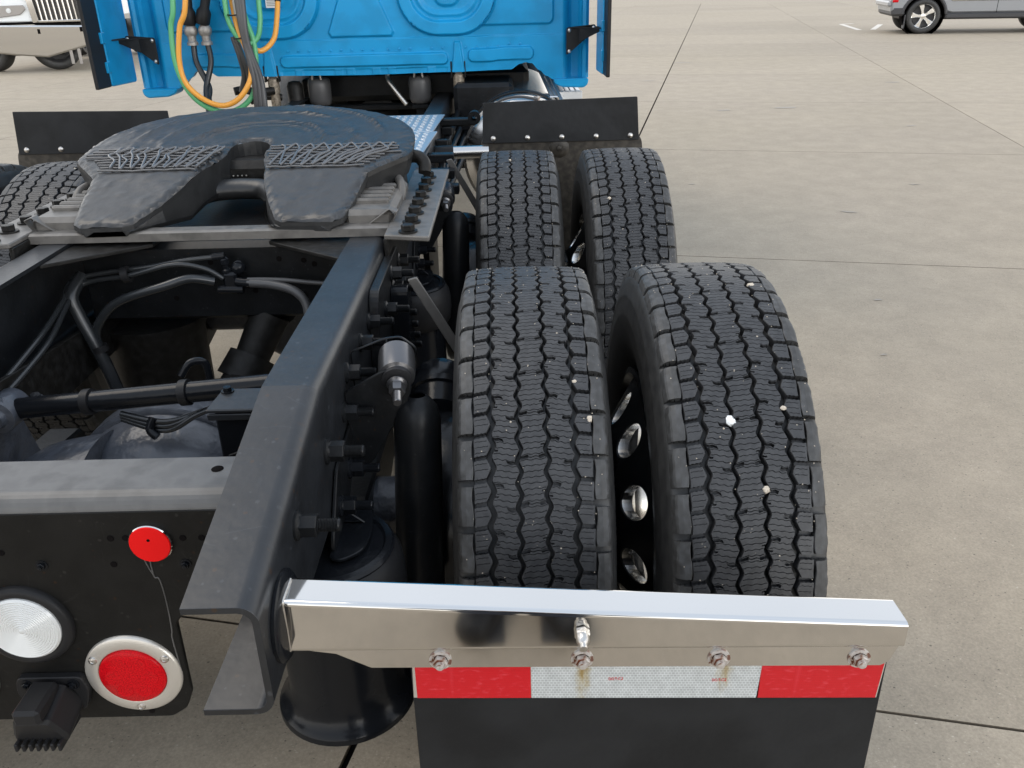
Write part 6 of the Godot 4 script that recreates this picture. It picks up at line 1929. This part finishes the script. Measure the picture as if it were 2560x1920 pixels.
func make_person() -> void:
	var p := Node3D.new()
	p.name = "person"
	add_child(p)
	p.position = Vector3(0.728, 0, 1.83)
	tag(p, "person in dark clothes and shoes mirrored in the polished arm, holding up a phone", "person")
	var V := func(x: float, y: float, z: float) -> Vector3: return Vector3(x, y, z)
	var skin_m := mat(lin(0.42, 0.25, 0.17), 0.55)
	var jacket := mat(lin(0.03, 0.034, 0.042), 0.85)
	# body: head, neck, arms and hands in one surface
	var bd := [[V.call(0, 1.62, 0.0), V.call(0, 1.56, -0.01), 0.088, 0.075], [V.call(0, 1.66, 0.015), V.call(0, 1.65, 0.03), 0.085, 0.085], [V.call(0, 1.54, -0.04), V.call(0, 1.535, -0.045), 0.05, 0.046], [V.call(0, 1.50, 0.02), V.call(0, 1.40, 0.03), 0.056, 0.066], [V.call(0, 1.605, -0.09), V.call(0, 1.575, -0.104), 0.012, 0.016]]
	for s: float in [-1.0, 1.0]:
		bd.append([V.call(s * 0.088, 1.61, 0.01), V.call(s * 0.09, 1.575, 0.0), 0.016, 0.011])
		bd.append([V.call(s * 0.20, 1.37, 0.02), V.call(s * 0.26, 1.14, -0.03), 0.045, 0.04])
		bd.append([V.call(s * 0.26, 1.14, -0.03), V.call(s * 0.10, 1.46, -0.17), 0.038, 0.026])
	obj("body", skin(bd, 0.011, 0.03), skin_m, p)
	var hd := []
	for s: float in [-1.0, 1.0]:
		hd.append([V.call(s * 0.10, 1.465, -0.172), V.call(s * 0.085, 1.52, -0.19), 0.026, 0.03])
		for k in 4:
			var b: Vector3 = V.call(s * (0.082 + 0.004 * k), 1.505 + k * 0.017, -0.196)
			var l: float = [0.8, 0.95, 1.0, 0.88][k]
			hd.append([b, b + Vector3(-s * 0.012, 0.004, -0.03) * l, 0.0095, 0.009])
			hd.append([b + Vector3(-s * 0.012, 0.004, -0.03) * l, b + Vector3(-s * 0.034, 0.004, -0.026) * l, 0.009, 0.0075])
		hd.append([V.call(s * 0.09, 1.49, -0.18), V.call(s * 0.066, 1.50, -0.168), 0.011, 0.0095])
		hd.append([V.call(s * 0.066, 1.50, -0.168), V.call(s * 0.048, 1.515, -0.175), 0.0095, 0.008])
	obj("hand", skin(hd, 0.005, 0.008), skin_m, p)
	var hair := [[V.call(0, 1.70, 0.02), V.call(0, 1.64, 0.06), 0.084, 0.078], [V.call(-0.05, 1.67, 0.02), V.call(0.05, 1.67, 0.02), 0.062, 0.062]]
	obj("hair", skin(hair, 0.012, 0.03), M.rubber, p)
	for s: float in [-1.0, 1.0]:
		obj("eye", turned(at(V.call(s * 0.032, 1.605, -0.076), Basis(Vector3.RIGHT, -PI / 2)), [Vector2(0.013, -0.008), Vector2(0.011, 0.003), Vector2(0, 0.007)], 14), M.white, p)
		obj("iris", turned(at(V.call(s * 0.032, 1.602, -0.0825), Basis(Vector3.RIGHT, -PI / 2)), [Vector2(0.006, 0), Vector2(0, 0.0016)], 12), M.joint, p)
	obj("mouth", pipe([V.call(-0.022, 1.545, -0.084), V.call(0, 1.543, -0.092), V.call(0.022, 1.545, -0.084)], 0.005, 8), mat(lin(0.32, 0.12, 0.1), 0.5), p)
	# jacket with sleeves, trousers, shoes
	var jk := [[V.call(-0.06, 1.36, 0.03), V.call(0.06, 1.36, 0.03), 0.10, 0.10], [V.call(-0.08, 1.22, 0.03), V.call(0.08, 1.22, 0.03), 0.115, 0.115], [V.call(-0.06, 1.02, 0.03), V.call(0.06, 1.02, 0.03), 0.115, 0.115], [V.call(-0.07, 0.90, 0.03), V.call(0.07, 0.90, 0.03), 0.12, 0.12]]
	for s: float in [-1.0, 1.0]:
		jk.append([V.call(s * 0.10, 1.40, 0.03), V.call(s * 0.19, 1.37, 0.02), 0.065, 0.068])
		jk.append([V.call(s * 0.20, 1.37, 0.02), V.call(s * 0.26, 1.14, -0.03), 0.066, 0.056])
		jk.append([V.call(s * 0.26, 1.14, -0.03), V.call(s * 0.13, 1.41, -0.145), 0.055, 0.042])
	obj("jacket", skin(jk, 0.014, 0.05), jacket, p)
	var tr := [[V.call(-0.06, 0.90, 0.03), V.call(0.06, 0.90, 0.03), 0.112, 0.112]]
	for s: float in [-1.0, 1.0]:
		tr.append([V.call(s * 0.085, 0.86, 0.03), V.call(s * 0.09, 0.5, 0.015), 0.095, 0.068])
		tr.append([V.call(s * 0.09, 0.5, 0.015), V.call(s * 0.088, 0.09, -0.02), 0.072, 0.075])
	obj("trousers", skin(tr, 0.014, 0.03), M.cloth, p)
	for s: float in [-1.0, 1.0]:
		var b := [[V.call(s * 0.085, 0.045, 0.03), V.call(s * 0.087, 0.042, -0.06), 0.044, 0.044], [V.call(s * 0.087, 0.04, -0.06), V.call(s * 0.125, 0.04, -0.19), 0.05, 0.042], [V.call(s * 0.105, 0.04, -0.12), V.call(s * 0.13, 0.036, -0.18), 0.044, 0.038], [V.call(s * 0.086, 0.05, 0.02), V.call(s * 0.087, 0.11, 0.0), 0.045, 0.046]]
		var shoe := obj("shoe", skin(b, 0.01, 0.03), M.rubber, p)
		obj("sole", box(V.call(s * 0.091, 0.006, -0.075), Vector3(0.088, 0.012, 0.27), 0.005), M.dark_plastic, shoe)
	obj("phone", box(V.call(-0.007, 1.536, -0.208), Vector3(0.15, 0.075, 0.008), 0.003), M.rubber, p)

func panorama() -> ImageTexture:
	# high thin cloud: bluish white overhead, warm and brighter low down, most of all ahead and to the left
	var w := 512
	var h := 256
	var im := Image.create(w, h, false, Image.FORMAT_RGBF)
	var n := noise(61, 0.9, 4)
	for y in h:
		var el := PI * (0.5 - (y + 0.5) / h)
		for x in w:
			var az := TAU * (x + 0.5) / w
			var d := Vector3(sin(az - PI) * cos(el), sin(el), -cos(az - PI) * cos(el))
			var t := pow(clampf(1.0 - maxf(sin(el), 0.0), 0.0, 1.0), 2.6)
			var c := Color(0.37, 0.425, 0.51).lerp(Color(1.10, 1.06, 0.99), t)
			var s := clampf(d.dot(Vector3(-0.66, 0.17, -0.73).normalized()), 0.0, 1.0)
			var k := 0.94 + 2.4 * pow(s, 20.0) + 0.10 * n.get_noise_3d(d.x * 2.0, d.y * 4.0, d.z * 2.0)
			im.set_pixel(x, y, Color(c.r * k, c.g * k, c.b * k))
	return ImageTexture.create_from_image(im)

func _ready() -> void:
	# camera, sky, sun, exposure
	var cam := Camera3D.new()
	cam.name = "camera"
	add_child(cam)
	cam.rotation_order = EULER_ORDER_YXZ
	cam.position = Vector3(0.721, 1.540, 1.571)
	cam.rotation = Vector3(-0.441, 0.003, -0.025)
	cam.fov = 48.19
	cam.near = 0.05
	cam.far = 600.0
	cam.current = true
	var we := WorldEnvironment.new()
	we.name = "world"
	add_child(we)
	var env := Environment.new()
	we.environment = env
	env.background_mode = Environment.BG_SKY
	var sky := Sky.new()
	var ps := PanoramaSkyMaterial.new()
	ps.panorama = panorama()
	sky.sky_material = ps
	env.sky = sky
	env.tonemap_mode = Environment.TONE_MAPPER_LINEAR
	env.tonemap_exposure = 2.55
	env.sdfgi_enabled = true
	env.ssao_enabled = true
	env.ssil_enabled = true
	var sun := DirectionalLight3D.new()
	sun.name = "sun"
	add_child(sun)
	sun.light_energy = 0.16
	sun.light_color = Color(1.0, 0.95, 0.88)
	sun.light_angular_distance = 35.0
	sun.shadow_enabled = true
	sun.look_at_from_position(Vector3(-5, 9, -2), Vector3.ZERO)
	make_materials()
	make_ground()
	truck = Node3D.new()
	truck.name = "truck_tractor"
	add_child(truck)
	tag(truck, "blue tractor unit without trailer, its black frame, coupling plate and dual wheels filling the view", "truck")
	make_bolts()
	make_wheel_meshes()
	make_frame()
	make_lamps()
	make_hanger()
	make_fifth_wheel()
	make_suspension()
	make_air_lines()
	var k := 0
	for z: float in [0.0, -1.32]:
		for sd: float in [1.0, -1.0]:
			wheel(sd * 0.7485, z, false, sd, 0.021 + 0.037 * k)
			wheel(sd * 1.0915, z, true, sd, 0.06 + 0.029 * k)
			k += 1
	make_front_flap(1.0)
	make_front_flap(-1.0)
	make_cab()
	make_air_hoses()
	make_right_side()
	for sd: float in [1.0, -1.0]:
		simple_wheel(truck, Vector3(sd * 1.03, 0.51, -6.3), 0.51, 0.28, Vector3(sd, 0, 0), M.alu_wheel, 0)
	make_suv()
	make_white_truck()
	make_pebbles()
	make_far_posts()
	make_person()
